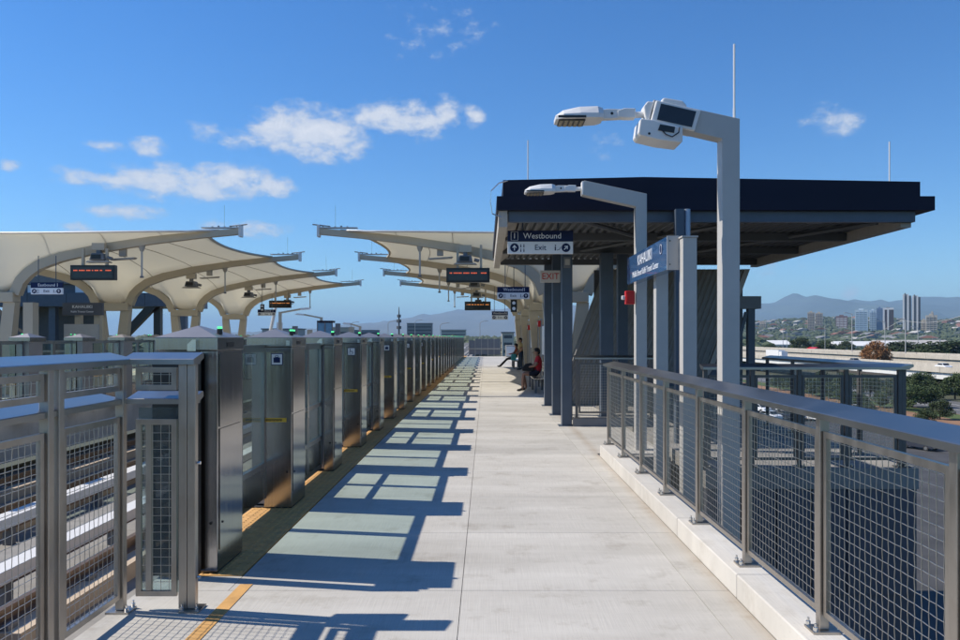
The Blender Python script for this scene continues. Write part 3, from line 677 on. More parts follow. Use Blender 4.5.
for (x, Y, z, h, lab) in ((.68,12.5,4.15,.72,'lightning rod above the left end of the navy roof'), (6.55,12.5,4.13,.72,'lightning rod above the right end of the navy roof')):
    tag(MB().tube([(x,Y,z),(x,Y,z+h)], .011, 6).tube([(x,Y,z),(x,Y,z+.06)], .03, 6).build('lightning_rod', M['white']), lab, 'lightning rod')
tag(MB().tube([(.34,12.12,4.14),(.20,12.12,4.10),(.08,12.12,3.98),(.07,12.12,3.80),(.10,12.12,3.62),(.24,12.12,3.56)], .011, 6).build('cable_loop', M['bolt']), 'looped metal cable at the left corner of the navy roof', 'cable')
# portal frame at right
pt = empty('steel_portal', (0,0,0), label='blue grey steel portal frame right of the headhouse roof support', cat='steel frame')
MB().box(5.15,5.72,16,16.3,2.27,2.53).build('beam', M['grey_steel'], pt)
MB().box(5.47,5.61,16.05,16.2,0,2.269).build('post', M['blue_steel'], pt)
MB().tube([(5.10,16.1,.9),(5.44,16.1,2.2)], .045, 4).build('brace', M['blue_steel'], pt)
MB().box(4.95,5.07,16.05,16.2,0,2.3).build('post', M['blue_steel'], pt)
for z in (.35,.65): MB().box(3.0,5.46,16.08,16.14,z,z+.06).build('rail', M['blue_steel'], pt)
MB().prism([(3.9,.05),(4.02,.05),(4.75,1.25),(4.62,1.25)], 'y', 15.2, 15.28).build('stringer', M['blue_steel'], pt)

# hanging sign westbound
def arrow(parent, x, z, r, ang, m, y=-.012):
    d = MB().tube([(x,y+.004,z),(x,y,z)], r, 20).build('arrow_disc', M['sign_navy'], parent)
    c, s = math.cos(ang), math.sin(ang)
    def T(a, b): return (x+r*(a*c-b*s), z+r*(a*s+b*c))
    mb = MB().prism([T(-.10,-.62),T(.10,-.62),T(.10,.3),T(-.10,.3)], 'y', y-.004, y-.001)
    mb.prism([T(-.5,.05),T(-.36,-.1),T(0,.32),T(0,.62)], 'y', y-.004, y-.001).prism([T(.5,.05),T(.36,-.1),T(0,.32),T(0,.62)], 'y', y-.0045, y-.0015)
    mb.build('arrow', m, d)
def hang_sign(x0, x1, zb, zt, Y, rods, ztop, label, word, small=False):
    t = empty('hanging_sign', ((x0+x1)/2, Y, zb), 0, label, 'sign')
    w = (x1-x0)/2; h = zt-zb
    MB().box(-w,w,0,.07,h*.53,h).build('upper_panel', M['sign_navy'], t, bevel=.003)
    MB().box(-w,w,0,.07,0,h*.527).build('lower_panel', M['sign_white'], t, bevel=.003)
    for x in rods: MB().tube([(x-(x0+x1)/2,.035,h),(x-(x0+x1)/2,.035,ztop-zb)], .016 if not small else .012, 8).build('hanger', M['blue_steel'], t)
    text('lettering', word, h*.345, M['sign_white'], t, (w*.06 if not small else -.0, -.003, h*.765))
    text('lettering', 'Exit', h*.33, M['sign_navy'], t, (0, -.003, h*.26))
    if not small:
        MB().box(-w+.055,-w+.062,-.003,-.001,h*.58,h*.95).box(-w+.17,-w+.177,-.003,-.001,h*.58,h*.95).box(-w+.062,-w+.17,-.003,-.001,h*.94,h*.95).box(-w+.062,-w+.17,-.003,-.001,h*.58,h*.59).build('line_box', M['sign_white'], t)
        text('lettering', '1', h*.34, M['sign_white'], t, (-w+.116, -.003, h*.765))
    else: text('lettering', '1', h*.4, M['sign_white'], t, (w-.14, -.003, h*.765))
    arrow(t, -w+.115 if not small else -w+.1, h*.26, h*.19, 0 if not small else R(-45), M['sign_white'], -.005)
    arrow(t, w-.12 if not small else w-.1, h*.26, h*.19, R(-45) if not small else 0, M['sign_white'], -.005)
    ic = MB()
    for (a, b) in ((-.33,.33),(-.28,.33),(-.33,.14),(-.28,.14)):
        ic.tube([(w*a*1.9+ (w*.03),-.004,h*(b+.06)),(w*a*1.9+(w*.03),-.001,h*(b+.06))], h*.022, 6).box(w*a*1.9+w*.03-h*.02,w*a*1.9+w*.03+h*.02,-.004,-.001,h*(b-.06),h*(b+.03))
    ic.build('pictograms', M['sign_navy'], t, kind='stuff')
    i2 = MB().tube([(w*.46,-.003,h*.36),(w*.46,-.006,h*.36)], h*.03, 8).box(w*.44,w*.475,-.004,-.001,h*.14,h*.31).tube([(w*.50,-.003,h*.15),(w*.58,-.003,h*.18),(w*.63,-.003,h*.30)], h*.012, 4)
    i2.build('pictograms', M['sign_navy'], t, kind='stuff')
    return t
hang_sign(.365,1.47,3.085,3.475,13.0,(.62,1.22),3.62,'nearest hanging Westbound Exit sign under the navy roof','Westbound')
ex = empty('exit_sign', (1.15,16.3,2.84), 0, 'small EXIT sign with red letters on the blue columns', 'exit sign')
MB().box(0,.42,0,.09,0,.25).build('housing', M['exit_face'], ex, bevel=.005)
MB().box(.4205,.47,.02,.12,.02,.23).build('mount', M['grey_steel'], ex)
text('lettering', 'EXIT', .19, M['red'], ex, (.215,-.002,.12), xs=.95)
jb = empty('junction_box', (1.46,14.44,2.98), 0, 'grey junction box high on the nearest blue column', 'junction box')
MB().box(0,.13,0,.055,0,.20).build('housing', M['grey_steel'], jb, bevel=.004)
MB().box(.02,.11,-.01,-.0005,.05,.16).build('cover', M['soffit'], jb)

# ================================================================ CANOPIES
PROF = [(.0,2.98),(.50,3.0),(.58,3.2),(.68,3.42),(.93,3.68),(1.28,3.92),(1.93,4.15),(3.1,4.40),(4.6,4.62),(6.0,4.77),(7.2,4.86)]
def rz_(d):
    d = abs(d)
    for (a, za), (b, zb_) in zip(PROF[:-1], PROF[1:]):
        if d <= b: t = (d-a)/(b-a); return za+(zb_-za)*t
    return PROF[-1][1]
def canopy_row(Xc, ys, lab, toward):
    for i, Y in enumerate(ys):
        nm = ORD[i]
        t = empty('canopy_support', (Xc, Y, 0), 0, f'{nm} tan steel canopy frame with arched ribs on V legs, {lab}', 'canopy support')
        MB().box(-.66,.66,-.2,.2,2.70,3.0).build('capital', M['rib'], t, bevel=.02)
        for s in (-1, 1):
            pts = [(s*d, z) for d, z in PROF[1:]]
            mb = MB(); ring = []
            for q, (px, pz) in enumerate(pts):
                a = Vector(pts[max(q-1,0)]); b = Vector(pts[min(q+1,len(pts)-1)]); tn = (b-a).normalized(); nn = Vector((-tn.y, tn.x))*s
                th = .15-.065*(abs(px)/7.2)
                wd = .12-.03*(abs(px)/7.2)
                c = Vector((px, pz))
                p1, p2 = c+nn*th*.0, c-nn*th*2
                ring.append([(p1.x,-wd,p1.y),(p1.x,wd,p1.y),(p2.x,wd,p2.y),(p2.x,-wd,p2.y)])
            vs = [v for r_ in ring for v in r_]; n = len(ring)
            fs = [(0,1,2,3),(4*n-4,4*n-3,4*n-2,4*n-1)]+[(4*j+q, 4*j+(q+1) % 4, 4*j+4+(q+1) % 4, 4*j+4+q) for j in range(n-1) for q in range(4)]
            rb = mb.add(vs, fs).build('rib', M['rib'], t)
            MB().box(min(s*7.2,s*7.27),max(s*7.2,s*7.27),-.12,.12,4.62,4.97).build('tip_plate', M['white'], rb)
            MB().box(min(s*6.1,s*7.19),max(s*6.1,s*7.19),-.095,.095,4.87,4.90).build('tip_flange', M['ribtip'], rb)
            fx = MB()
            for q in range(5): fx.tube([(s*(6.4+.18*q),0,4.90),(s*(6.4+.18*q),0,4.93+.02*(q % 2))], .03, 5)
            fx.tube([(s*6.9,0,4.93),(s*7.42,0,4.99)], .02, 5)
            fx.build('cable_clamps', M['grey_steel'], rb, kind='stuff')
            leg = MB()
            xt0, xt1, xb0, xb1 = .32, .66, .0, .42
            leg.add([(s*xb0,-.17,0),(s*xb1,-.17,0),(s*xt1,-.13,2.698),(s*xt0,-.13,2.698),(s*xb0,.17,0),(s*xb1,.17,0),(s*xt1,.13,2.698),(s*xt0,.13,2.698)], [(0,1,2,3),(4,5,6,7),(0,1,5,4),(1,2,6,5),(2,3,7,6),(3,0,4,7)])
            leg.build('leg', M['rib'], t, (s*.02,0,0))
            MB().tube([(s*6.75,0,4.9),(s*6.75,0,5.55)], .008, 5).build('lightning_rod', M['bolt'], t)
    # fabric bays
    def sheet(name, y0, y1, front, label):
        mb = MB(); NX = 48; NY = 14
        for j in range(NY+1):
            v = j/NY
            for i in range(NX+1):
                u = -1+2*i/NX
                if not front:
                    dmax = 6.15-.45*math.sin(math.pi*v)
                    d = u*dmax; b = math.sin(math.pi*v)**.75
                    zm = 4.66+.10*(abs(u))**2
                    z = rz_(d)+.01+(zm-rz_(d))*b
                    z -= .06*math.sin(math.pi*v)*abs(u)**4
                    y = y0+(y1-y0)*v
                else:
                    d = u*6.6; zr = rz_(d)+.01; ztop = 4.78-.10*(1-abs(u)**2)
                    z = zr+(max(ztop, zr)-zr)*(1-(1-v)**1.7); y = y0+(y1-y0)*v*(1-abs(u)**6)
                mb.v.append((Xc+d, y, z))
        for j in range(NY):
            for i in range(NX):
                a = j*(NX+1)+i; mb.f.append((a, a+1, a+NX+2, a+NX+1)); mb.m.append(0)
        o = mb.build(name, M['fabric'], smooth=True, recalc=False, label=label, cat='canopy fabric', group='cream fabric canopies over the platforms')
        so_ = o.modifiers.new('thick', 'SOLIDIFY'); so_.thickness = .02; so_.offset = 1
        # edge cable + seams
        def line(idx, r, nm_, mt):
            c = MB().tube([Vector(mb.v[q])+Vector((0,0,-.012)) for q in idx], r, 5).build(nm_, mt, o)
        for i in (6, 12, 18, 30, 36, 42):
            line([j*(NX+1)+i for j in range(NY+1)], .012, 'seam', M['soffit'])
        if front: line([NY*(NX+1)+i for i in range(NX+1)], .03, 'edge_cable', M['ribtip'])
        else:
            line([j*(NX+1) for j in range(NY+1)], .045, 'edge_cable', M['rib']); line([j*(NX+1)+NX for j in range(NY+1)], .045, 'edge_cable', M['rib'])
    for i, (a, b) in enumerate(zip(ys[:-1], ys[1:])):
        sheet('canopy_fabric', a, b, False, f'{ORD[i]} cream fabric bay between the arched ribs, {lab}')
    sheet('canopy_fabric', ys[0], ys[0]-.55, True, f'cream fabric panel closing the camera end of the canopy, {lab}')
CY = [22.6, 29.8, 37.0, 44.2]
canopy_row(-14.43, CY, 'over the left eastbound platform', 1)
canopy_row(2.33, CY, 'over the right westbound platform', -1)

# suspended equipment
def board(cx, cz, Y, w, h, ztop, label, amber=False):
    t = empty('display_board', (cx, Y, cz), 0, label, 'display board')
    MB().box(-w/2,w/2,0,.18,0,h).build('housing', M['black'], t, bevel=.01)
    MB().box(-w/2+.06,w/2-.06,-.006,-.0005,.06,h-.06).build('screen', M['screen'], t)
    ld = MB(); rr_ = random.Random(int(cx*100))
    x = -w/2+.10
    while x < w*.22:
        wd = rr_.choice((.025,.02,.03)); ld.box(x,x+wd,-.010,-.0065,h*.60,h*.60+.032); x += wd+rr_.choice((.012,.012,.05))
    x = w*.30
    while x < w/2-.11: ld.box(x,x+.022,-.010,-.0065,h*.60,h*.60+.032); x += .034
    ld.build('led_letters', M['amberled'] if amber else M['redled'], t, kind='stuff')
    for x in (-w*.24, w*.30): MB().box(x-.035,x+.035,.05,.12,h,ztop-cz).build('hanger', M['rib'], t)
    return t
def speaker_cluster(cx, Y, zt, label):
    t = empty('camera_cluster', (cx, Y, zt), 0, label, 'camera cluster')
    MB().box(-.18,.18,-.08,.08,-.20,0).build('bracket', M['rib'], t)
    MB().box(-.06,.06,-.06,.06,-.30,-.20).build('neck', M['grey_steel'], t)
    MB().prism([(-.22,-.50),(.22,-.50),(.18,-.30),(-.16,-.30)], 'y', -.16, .16).build('camera_body', M['grey_steel'], t, bevel=.02)
    MB().box(-.15,.12,-.175,-.161,-.47,-.34).build('lens_window', M['black'], t)
    MB().prism([(-.34,-.56),(.34,-.56),(.28,-.515),(-.28,-.515)], 'y', -.12, .12).build('tray', M['soffit'], t)
    MB().tube([(.26,-.05,-.42),(.40,-.05,-.46)], .05, 8).build('side_camera', M['grey_steel'], t)
def pendant(cx, Y, zt, L, label):
    t = empty('pendant_mast', (cx, Y, zt), 0, label, 'ceiling mast')
    MB().tube([(0,0,0),(0,0,-.14),(0,0,-.22)], .11, 10, r1=.05).build('canopy_boss', M['soffit'], t)
    MB().tube([(0,0,-.22),(0,0,-L)], .028, 8).build('stem', M['polegrey'], t)
    MB().tube([(0,0,-L),(0,0,-L-.05)], .055, 8).build('dome', M['grey_steel'], t)
def fan(cx, Y, zt, label):
    t = empty('ceiling_fixture', (cx, Y, zt), 0, label, 'ceiling light')
    MB().box(-.09,.09,-.07,.07,-.22,0).build('stem', M['soffit'], t)
    MB().prism([(-.36,-.30),(-.32,-.34),(.34,-.30),(.38,-.25)], 'y', -.10, .10).build('light_bar', M['soffit'], t)
def rel(Xc, d): return Xc+d
XL, XR = -14.43, 2.33
board(-11.35, 3.33, 22.2, 1.28, .43, 4.25, 'black departure board with red text hanging under the first left canopy arch')
board(-.52, 3.26, 22.2, 1.25, .42, 4.35, 'large black departure board hanging under the right canopy')
speaker_cluster(-11.2, 22.3, 4.40, 'camera cluster above the black departure board on the left')
speaker_cluster(-.60, 22.3, 4.34, 'camera cluster above the large departure board on the right')
pendant(-10.1, 22.6, 4.42, .95, 'thin ceiling mast right of the left departure board')
pendant(-1.94, 22.6, 4.42, .92, 'thin ceiling mast left of the large right departure board')
fan(-10.7, 22.7, 4.28, 'ceiling light bar between mast and departure board on the left')
fan(-1.35, 22.7, 4.30, 'ceiling light bar between mast and departure board on the right')
for k_, Y in enumerate(CY[1:]):
    nm = ORD[k_+1]
    z0 = 4.30
    speaker_cluster(-11.4, Y, 4.14, f'camera cluster under the {nm} left canopy arch'); pendant(-10.1, Y, 4.42, 1.0, f'thin ceiling mast under the {nm} left canopy arch'); fan(-10.7, Y, 4.28, f'ceiling light bar under the {nm} left canopy arch')
    pendant(-1.80, Y, 4.40, .95, f'thin ceiling mast under the {nm} right canopy arch'); 
    fan(-1.35, Y, 4.30, f'ceiling light bar under the {nm} right canopy arch')
    speaker_cluster(-.45, Y, 4.14, f'camera cluster under the {nm} right canopy arch')
board(-11.75, 3.36, 43.9, 1.25, .42, 4.3, 'small distant orange departure board under the fourth left canopy arch', True)
board(-.40, 2.98, 37.0, 1.25, .42, 4.3, 'small distant orange departure board under the right canopy', True)
hang_sign(-12.95,-12.05,2.90,3.24,21.9,(-12.75,-12.25),4.0,'Eastbound Exit sign hanging under the first left canopy arch','Eastbound',True)
hang_sign(.32,1.24,2.77,3.12,22.0,(.55,1.12),4.0,'smaller Westbound Exit sign hanging beyond the blue columns','Westbound',True)
hang_sign(.28,1.05,2.52,2.92,36.8,(.4,.9),4.1,'tiny distant hanging sign beyond the second Westbound sign','Westbound',True)
hang_sign(-12.9,-11.9,2.9,3.25,43.5,(-12.7,-12.1),4.1,'tiny distant hanging sign under the last left canopy arch','Eastbound',True)
for (x, Y, z, lb_) in ((.80,22.1,2.40,'small black two lens signal box under the second Westbound sign'), (-10.7,36.8,2.9,'small black signal box hanging under the third left canopy arch')):
    t = empty('signal_box', (x,Y,z), 0, lb_, 'signal box')
    MB().box(-.09,.09,0,.08,0,.36).build('housing', M['black'], t, bevel=.01)
    for zz in (.10,.26): MB().tube([(0,-.004,zz),(0,-.012,zz)], .05, 10).build('signal_lens', M['sign_white'], t)
    MB().tube([(0,.04,.36),(0,.04,1.3)], .012, 6).build('hanger', M['black'], t)

# ================================================================ FAR END / WALL / BENCH
wall = empty('windscreen_wall', (0,0,0), label='grey panelled wall behind the benches under the right canopy', cat='wall')
wp = MB().box(0,.08,0,1.76,.10,2.35).mesh('wall_panel', M['grey_steel']); 
for i in range(12): place('wall_panel', wp, wall, (1.98, 22.9+1.8*i, 0))
for i in range(13): MB().box(1.94,2.08,22.85+1.8*i-.04,22.85+1.8*i+.04,0,2.45).build('mullion', M['rib'], wall)
posters = [(24.9,'pale route map panel on the wall behind the seated red shirt person',.62,1.05,1.05),(31.5,'white notice panel on the far part of the platform wall',.6,.9,1.2)]
for (Y, lb_, w, h, z) in posters:
    t = empty('map_panel', (1.90, Y, z), 0, lb_, 'notice panel')
    MB().box(0,.06,0,w*2,0,h).build('frame', M['navybox'], t); MB().box(-.006,-.001,.05,w*2-.05,.05,h-.05).build('sheet', M['sign_white'], t)
for (Y, z, lb_) in ((27.4,2.05,'red alarm on the wall above the benches'),(34,2.0,'distant red alarm on the platform wall')):
    t = empty('fire_alarm', (1.85,Y,z), 0, lb_, 'fire alarm'); MB().box(0,.1,0,.16,0,.22).build('housing', M['red'], t, bevel=.01); MB().box(-.03,-.001,.04,.12,.06,.16).build('strobe', M['white'], t)
def bench(Y0, Y1, lb_):
    t = empty('platform_bench', (0,0,0), label=lb_, cat='bench')
    for i in range(5): MB().box(1.42+i*.085,1.42+i*.085+.075,Y0,Y1,.42,.45).build('seat_slat', M['steel'], t)
    for i in range(3): MB().box(1.88,1.90,Y0,Y1,.55+i*.12,.64+i*.12).build('back_slat', M['steel'], t)
    n = 3
    for i in range(n):
        y = Y0+.15+i*(Y1-Y0-.3)/(n-1)
        MB().box(1.46,1.52,y-.03,y+.03,0,.419).box(1.76,1.82,y-.03,y+.03,0,.419).box(1.42,1.86,y-.03,y+.03,.395,.4195).build('leg', M['grey_steel'], t)
        MB().box(1.845,1.879,y-.02,y+.02,.42,.9).build('back_support', M['grey_steel'], t)
bench(22.9,26.3,'steel bench with the red shirt person on it'); bench(40.5,43.8,'distant steel bench by the two farther people')
tb = empty('platform_end_barrier', (0,68.6,0), label='grey barrier screen closing the far end of the platform', cat='barrier')
for i in range(5): MB().box(-1.5+i*.56,-1.5+i*.56+.52,0,.06,.15,1.55 if i > 0 else 1.4).build('barrier_panel', M['grey_steel'], tb)
for i in range(6): MB().box(-1.54+i*.56,-1.50+i*.56,-.02,.08,0,1.62).build('barrier_post', M['post'], tb)
MB().box(-1.5,1.3,-.06,-.02,.62,.72).build('barrier_rail', M['post'], tb)
# roof-side service cabinets beyond the barrier
for (x, Y, w, h, z, lb_) in ((1.7,66,1.3,1.0,.0,'pale service cabinet at the far right end of the platform'),):
    t = empty('service_cabinet', (x,Y,z), 0, lb_, 'cabinet'); MB().box(0,w,0,.8,0,h).build('body', M['soffit'], t, bevel=.02); MB().box(.05,w-.05,-.02,-.001,.1,h-.1).build('door', M['white'], t)

# ---- eastbound side buildings
eb = empty('headhouse_building', (0,0,0), label='blue grey eastbound headhouse with windows behind the left canopy', cat='building')
MB().box(-31,-18.8,48,52,3.60,4.45).build('fascia_beam', M['blue_steel'], eb)
MB().box(-30.5,-24.0,48.6,52,4.452,5.05).build('upper_wall', M['blue_steel'], eb)
for i, x in enumerate((-28.9,-27.6,-25.9,-24.8)):
    w = MB().box(x,x+.7,48.55,48.598,4.5,4.98).build('window', M['sign_white'], eb)
MB().box(-31,-23.6,48.3,52.4,5.052,5.7).build('roof', M['grey_steel'], eb)
for x in (-30.2,-27.5,-24.5,-20.9,-19.3): MB().box(x,x+.42,48.4,48.8,0,3.599).build('column', M['blue_steel'] if x != -20.9 else M['black'], eb)
for i in range(5): MB().box(-31+i*2.44,-31+i*2.44+2.41,47.96,47.998,3.62,4.43).build('fascia_panel', M['blue_steel'], eb)
MB().add([(-24.4,48.1,.2),(-23.9,48.1,.2),(-20.6,48.1,3.59),(-21.3,48.1,3.59),(-24.4,48.5,.2),(-23.9,48.5,.2),(-20.6,48.5,3.59),(-21.3,48.5,3.59)], [(0,1,2,3),(4,5,6,7),(0,1,5,4),(1,2,6,5),(2,3,7,6),(3,0,4,7)]).build('stair_stringer', M['black'], eb)
MB().box(-30.9,-24.8,50,50.2,0,3.59).build('rear_wall', M['dark_steel'], eb)
sb = empty('station_name_sign', (-14.05, 25.9, 2.42), 0, 'dark station name board behind the left departure board', 'station sign')
MB().box(-.2,1.15,0,.1,0,.42).build('panel', M['navybox'], sb)
text('lettering', 'KAHAUIKI', .15, M['sign_white'], sb, (.47,-.002,.28)); text('lettering', 'Kalihi Transit Center', .09, M['sign_white'], sb, (.47,-.002,.12))
tag(MB().box(-14.2,-13.05,25.9,26.0,1.60,2.12).build('notice_board', M['polegrey']), 'plain grey back of a notice board below the left station sign', 'notice board')
for (x, lb_) in ((-13.9,'left post carrying the eastbound notice boards'),(-13.25,'right post carrying the eastbound notice boards')):
    tag(MB().box(x,x+.2,26.02,26.2,0,2.5).build('sign_post', M['rib']), lb_, 'sign post')
tag(MB().box(-13.35,-13.07,22.2,22.5,0,2.68).build('equipment_column', M['rib']), 'tan square column behind the left railing', 'column')
st = empty('escalator_enclosure', (-15.4, 24, 0), 0, 'slanting blue escalator side behind the first left canopy leg', 'escalator')
MB().prism([(-.3,1.3),(1.5,1.3),(1.5,1.5),(.6,2.0),(-.1,2.75),(-.3,2.75)], 'y', 0, .3).build('side_panel', M['blue_steel'], st)
MB().box(-1.2,1.6,.6,4.2,0,1.2).build('base', M['grey_steel'], st)
# more eastbound furniture beyond
def pole_lamp(x, Y, h, arm, lb_, m=M['rib']):
    t = empty('platform_lamp', (x,Y,0), 0, lb_, 'lamp post')
    MB().box(-.09,.09,-.09,.09,0,h).build('pole', m, t); MB().prism([(0,h-.12),(0,h),(arm,h+.25),(arm,h+.13)], 'y', -.06, .06).build('arm', m, t)
    MB().prism([(arm,h+.12),(arm,h+.25),(arm+.5*(1 if arm > 0 else -1),h+.30),(arm+.7*(1 if arm > 0 else -1),h+.18)], 'y', -.12, .12).build('lamp_head', M['white'], t)
pole_lamp(-12.4,58,3.2,-1.3,'tan lamp post with arm beyond the last left canopy arch'); pole_lamp(-13.9,52,3.4,1.4,'taller tan lamp post beyond the left canopy'); pole_lamp(-10.3,63,2.6,-.8,'distant lamp post near the far end of the eastbound platform')
tg = empty('ticket_shelter', (-12.3,56,0), 0, 'small glazed blue shelter beyond the left canopy', 'shelter')
MB().box(0,1.15,0,.9,2.75,2.9).build('roof', M['navy'], tg)
MB().box(.03,1.12,.05,.08,.3,2.74).build('glass_wall', mat('shelter_glass_blue', (.10,.26,.42), .15, var=.25, scale=1.5), tg)
for x in (0,.55,1.09): MB().box(x,x+.06,-.01,.049,0,2.749).build('post', M['grey_steel'], tg)
for i in range(7):
    x = -15.8+i*.85
    t = tag(MB().box(x,x+.35,54+i,54.3+i,0,2.0+.25*((i*7) % 4)).build('service_box', [M['rib'],M['white'],M['grey_steel']][i % 3]), f'{["tan","white","grey"][i%3]} service box {["leftmost of","next to the leftmost in","third from left in","in the middle of","right of middle in","second from right in","rightmost of"][i]} the row beyond the left canopy', 'service box')
ls = empty('leaning_strut', (-13.6,47,0), 0, 'white leaning pole between the last left canopy legs', 'strut')
MB().tube([(0,0,0),(.75,0,3.5)], .10, 8).build('pole', M['white'], ls)

# ================================================================ PEOPLE
def person(name, loc, rz, J, E, RAD, mats, assign, label, hair_at, fingers=()):
    """J joints, E edges (child,parent), RAD radii"""
    t = empty(name, loc, rz, label, 'person')
    names = list(J); vs = [Vector(J[n]) for n in names]; rad = [RAD[n] for n in names]; ed = [(names.index(a), names.index(b)) for a, b in E]
    # five fingers per hand
    for (hn, direction, side) in fingers:
        h = Vector(J[hn]); d = Vector(direction).normalized(); sd = Vector(side).normalized()
        for q, ln in enumerate((.075,.085,.08,.065)):
            a = h+sd*(-.03+.02*q)+d*.03; b = a+d*ln*.55; c = b+d*ln*.4+Vector((0,0,-.015))
            k0 = len(vs); vs += [a, b, c]; rad += [.010,.009,.007]; ed += [(names.index(hn), k0), (k0, k0+1), (k0+1, k0+2)]
        a = h-sd*.035; b = a-sd*.02+d*.035; k0 = len(vs); vs += [a, b]; rad += [.012,.009]; ed += [(names.index(hn), k0), (k0, k0+1)]
    me = bpy.data.meshes.new('skeleton'); me.from_pydata(vs, ed, []); o = bpy.data.objects.new('body', me); COL.objects.link(o)
    sk = o.modifiers.new('skin', 'SKIN'); sb_ = o.modifiers.new('sub', 'SUBSURF'); sb_.levels = 1; sb_.render_levels = 1
    for i, r in enumerate(rad):
        me.skin_vertices[0].data[i].radius = (r, r)
        me.skin_vertices[0].data[i].use_root = (i == 0)
    bpy.context.view_layer.update()
    ev = bpy.data.meshes.new_from_object(o.evaluated_get(bpy.context.evaluated_depsgraph_get())); bpy.data.objects.remove(o); ev.name = 'body'
    ev.materials.clear()
    for m in mats: ev.materials.append(m)
    for p in ev.polygons:
        c = p.center; best = min(range(len(names)), key=lambda i: (vs[i]-c).length-rad[i]*.6)
        p.material_index = assign.get(names[best], 0); p.use_smooth = True
    b = place('body', ev, t)
    hp = Vector(hair_at)
    hm = bmesh.new(); bmesh.ops.create_icosphere(hm, subdivisions=3, radius=.112)
    for v in hm.verts:
        v.co = Vector((v.co.x*1.0, v.co.y*.9, v.co.z*1.08)); v.co += v.co*.12*mnoise.noise(v.co*30)
    bmesh.ops.delete(hm, geom=[v for v in hm.verts if v.co.z < -.03 and v.co.x < .02 or v.co.x < -.075 and v.co.z < .05], context='VERTS')
    hme = bpy.data.meshes.new('hair'); hm.to_mesh(hme); hm.free(); hme.materials.append(M['hair']); hme.polygons.foreach_set('use_smooth', [True]*len(hme.polygons))
    place('hair', hme, t, hp+Vector((.012,0,.015)))
    # face features: nose, eyes, ears (facing -x)
    nz_ = MB().tube([hp+Vector((-.095,0,-.005)), hp+Vector((-.122,0,-.035))], .011, 6, r1=.016).build('nose', M['skin'], t)
    for s in (-1,1):
        MB().tube([hp+Vector((-.095,s*.032,.0)), hp+Vector((-.102,s*.032,.0))], .012, 8).build('eye', M['hair'], t)
        MB().tube([hp+Vector((.0,s*.085,-.01)), hp+Vector((.005,s*.104,-.01))], .028, 8, r1=.02).build('ear', M['skin'], t)
    MB().box(hp.x-.100,hp.x-.094,hp.y-.025,hp.y+.025,hp.z-.062,hp.z-.054).build('mouth', M['shirt_red'], t)
    return t
RB = dict(pelvis=.15,belly=.15,chest=.165,neckb=.085,neck=.062,head=.095,crown=.085,sl=.075,sr=.075,el=.048,er=.048,wl=.033,wr=.033,hl=.036,hr=.036,pl=.10,pr=.10,kl=.068,kr=.068,al=.043,ar=.043,fl=.045,fr=.045,tl=.034,tr=.034)
EB = [('belly','pelvis'),('chest','belly'),('neckb','chest'),('neck','neckb'),('head','neck'),('crown','head'),('sl','chest'),('sr','chest'),('el','sl'),('er','sr'),('wl','el'),('wr','er'),('hl','wl'),('hr','wr'),
      ('pl','pelvis'),('pr','pelvis'),('kl','pl'),('kr','pr'),('al','kl'),('ar','kr'),('fl','al'),('fr','ar'),('tl','fl'),('tr','fr')]
def seated(rest, leg, hx, lean=.0):
    return dict(pelvis=(0,0,.56),belly=(.02+lean*.2,0,.72),chest=(.03+lean,0,.93),neckb=(.0+lean,0,1.07),neck=(-.02+lean,0,1.13),head=(-.05+lean,0,1.20),crown=(-.04+lean,0,1.25),
      sl=(.01+lean,-.19,1.02),sr=(.01+lean,.19,1.02),el=(-.10,-.27,.80),er=(-.10,.27,.80),wl=(-.28,-.14,.76),wr=(-.28,.12,.76),hl=(-.35,-.08,.76),hr=(-.35,.07,.76),
      pl=(-.08,-.10,.55),pr=(-.08,.10,.55),kl=(-.46,-.13,.55),kr=(-.46,.15,.54),al=(leg[0],-.13,.10),ar=(leg[1],.15,.10),fl=(leg[0]-.06,-.13,.045),fr=(leg[1]-.06,.15,.045),tl=(leg[0]-.19,-.14,.035),tr=(leg[1]-.19,.16,.035))
aS = dict(pelvis=2,belly=1,chest=1,neckb=1,sl=1,sr=1,pl=2,pr=2,fl=3,fr=3,tl=3,tr=3)
J1 = seated(0, (-.48,-.36), 0)
person('person', (1.62,24.0,0), 0, J1, EB, RB, [M['skin'],M['shirt_red'],M['shorts_dark'],M['black']], aS, 'person in a red shirt and dark shorts sitting on the nearer bench', (-.05,0,1.22),
       (('hl',(-1,.3,0),(0,1,0)),('hr',(-1,-.3,0),(0,1,0))))
J2 = seated(0, (-.92,-.80), 0, .06)
J2['kl'] = (-.45,-.12,.50); J2['kr'] = (-.45,.14,.50); J2['al'] = (-.86,-.12,.12); J2['ar'] = (-.78,.14,.12)
J2['fl'] = (-.91,-.12,.06); J2['fr'] = (-.83,.14,.06); J2['tl'] = (-1.0,-.12,.13); J2['tr'] = (-.92,.14,.13)
a2 = dict(aS); a2.update(kl=2,kr=2,al=2,ar=2,el=1,er=1,wl=1,wr=1)
person('person', (1.62,42.4,0), 0, J2, EB, RB, [M['skin'],M['top_rust'],M['trousers_black'],M['black']], a2, 'person in rust top and black trousers sitting with legs stretched out', (.01,0,1.22),
       (('hl',(-1,.3,0),(0,1,0)),('hr',(-1,-.3,0),(0,1,0))))
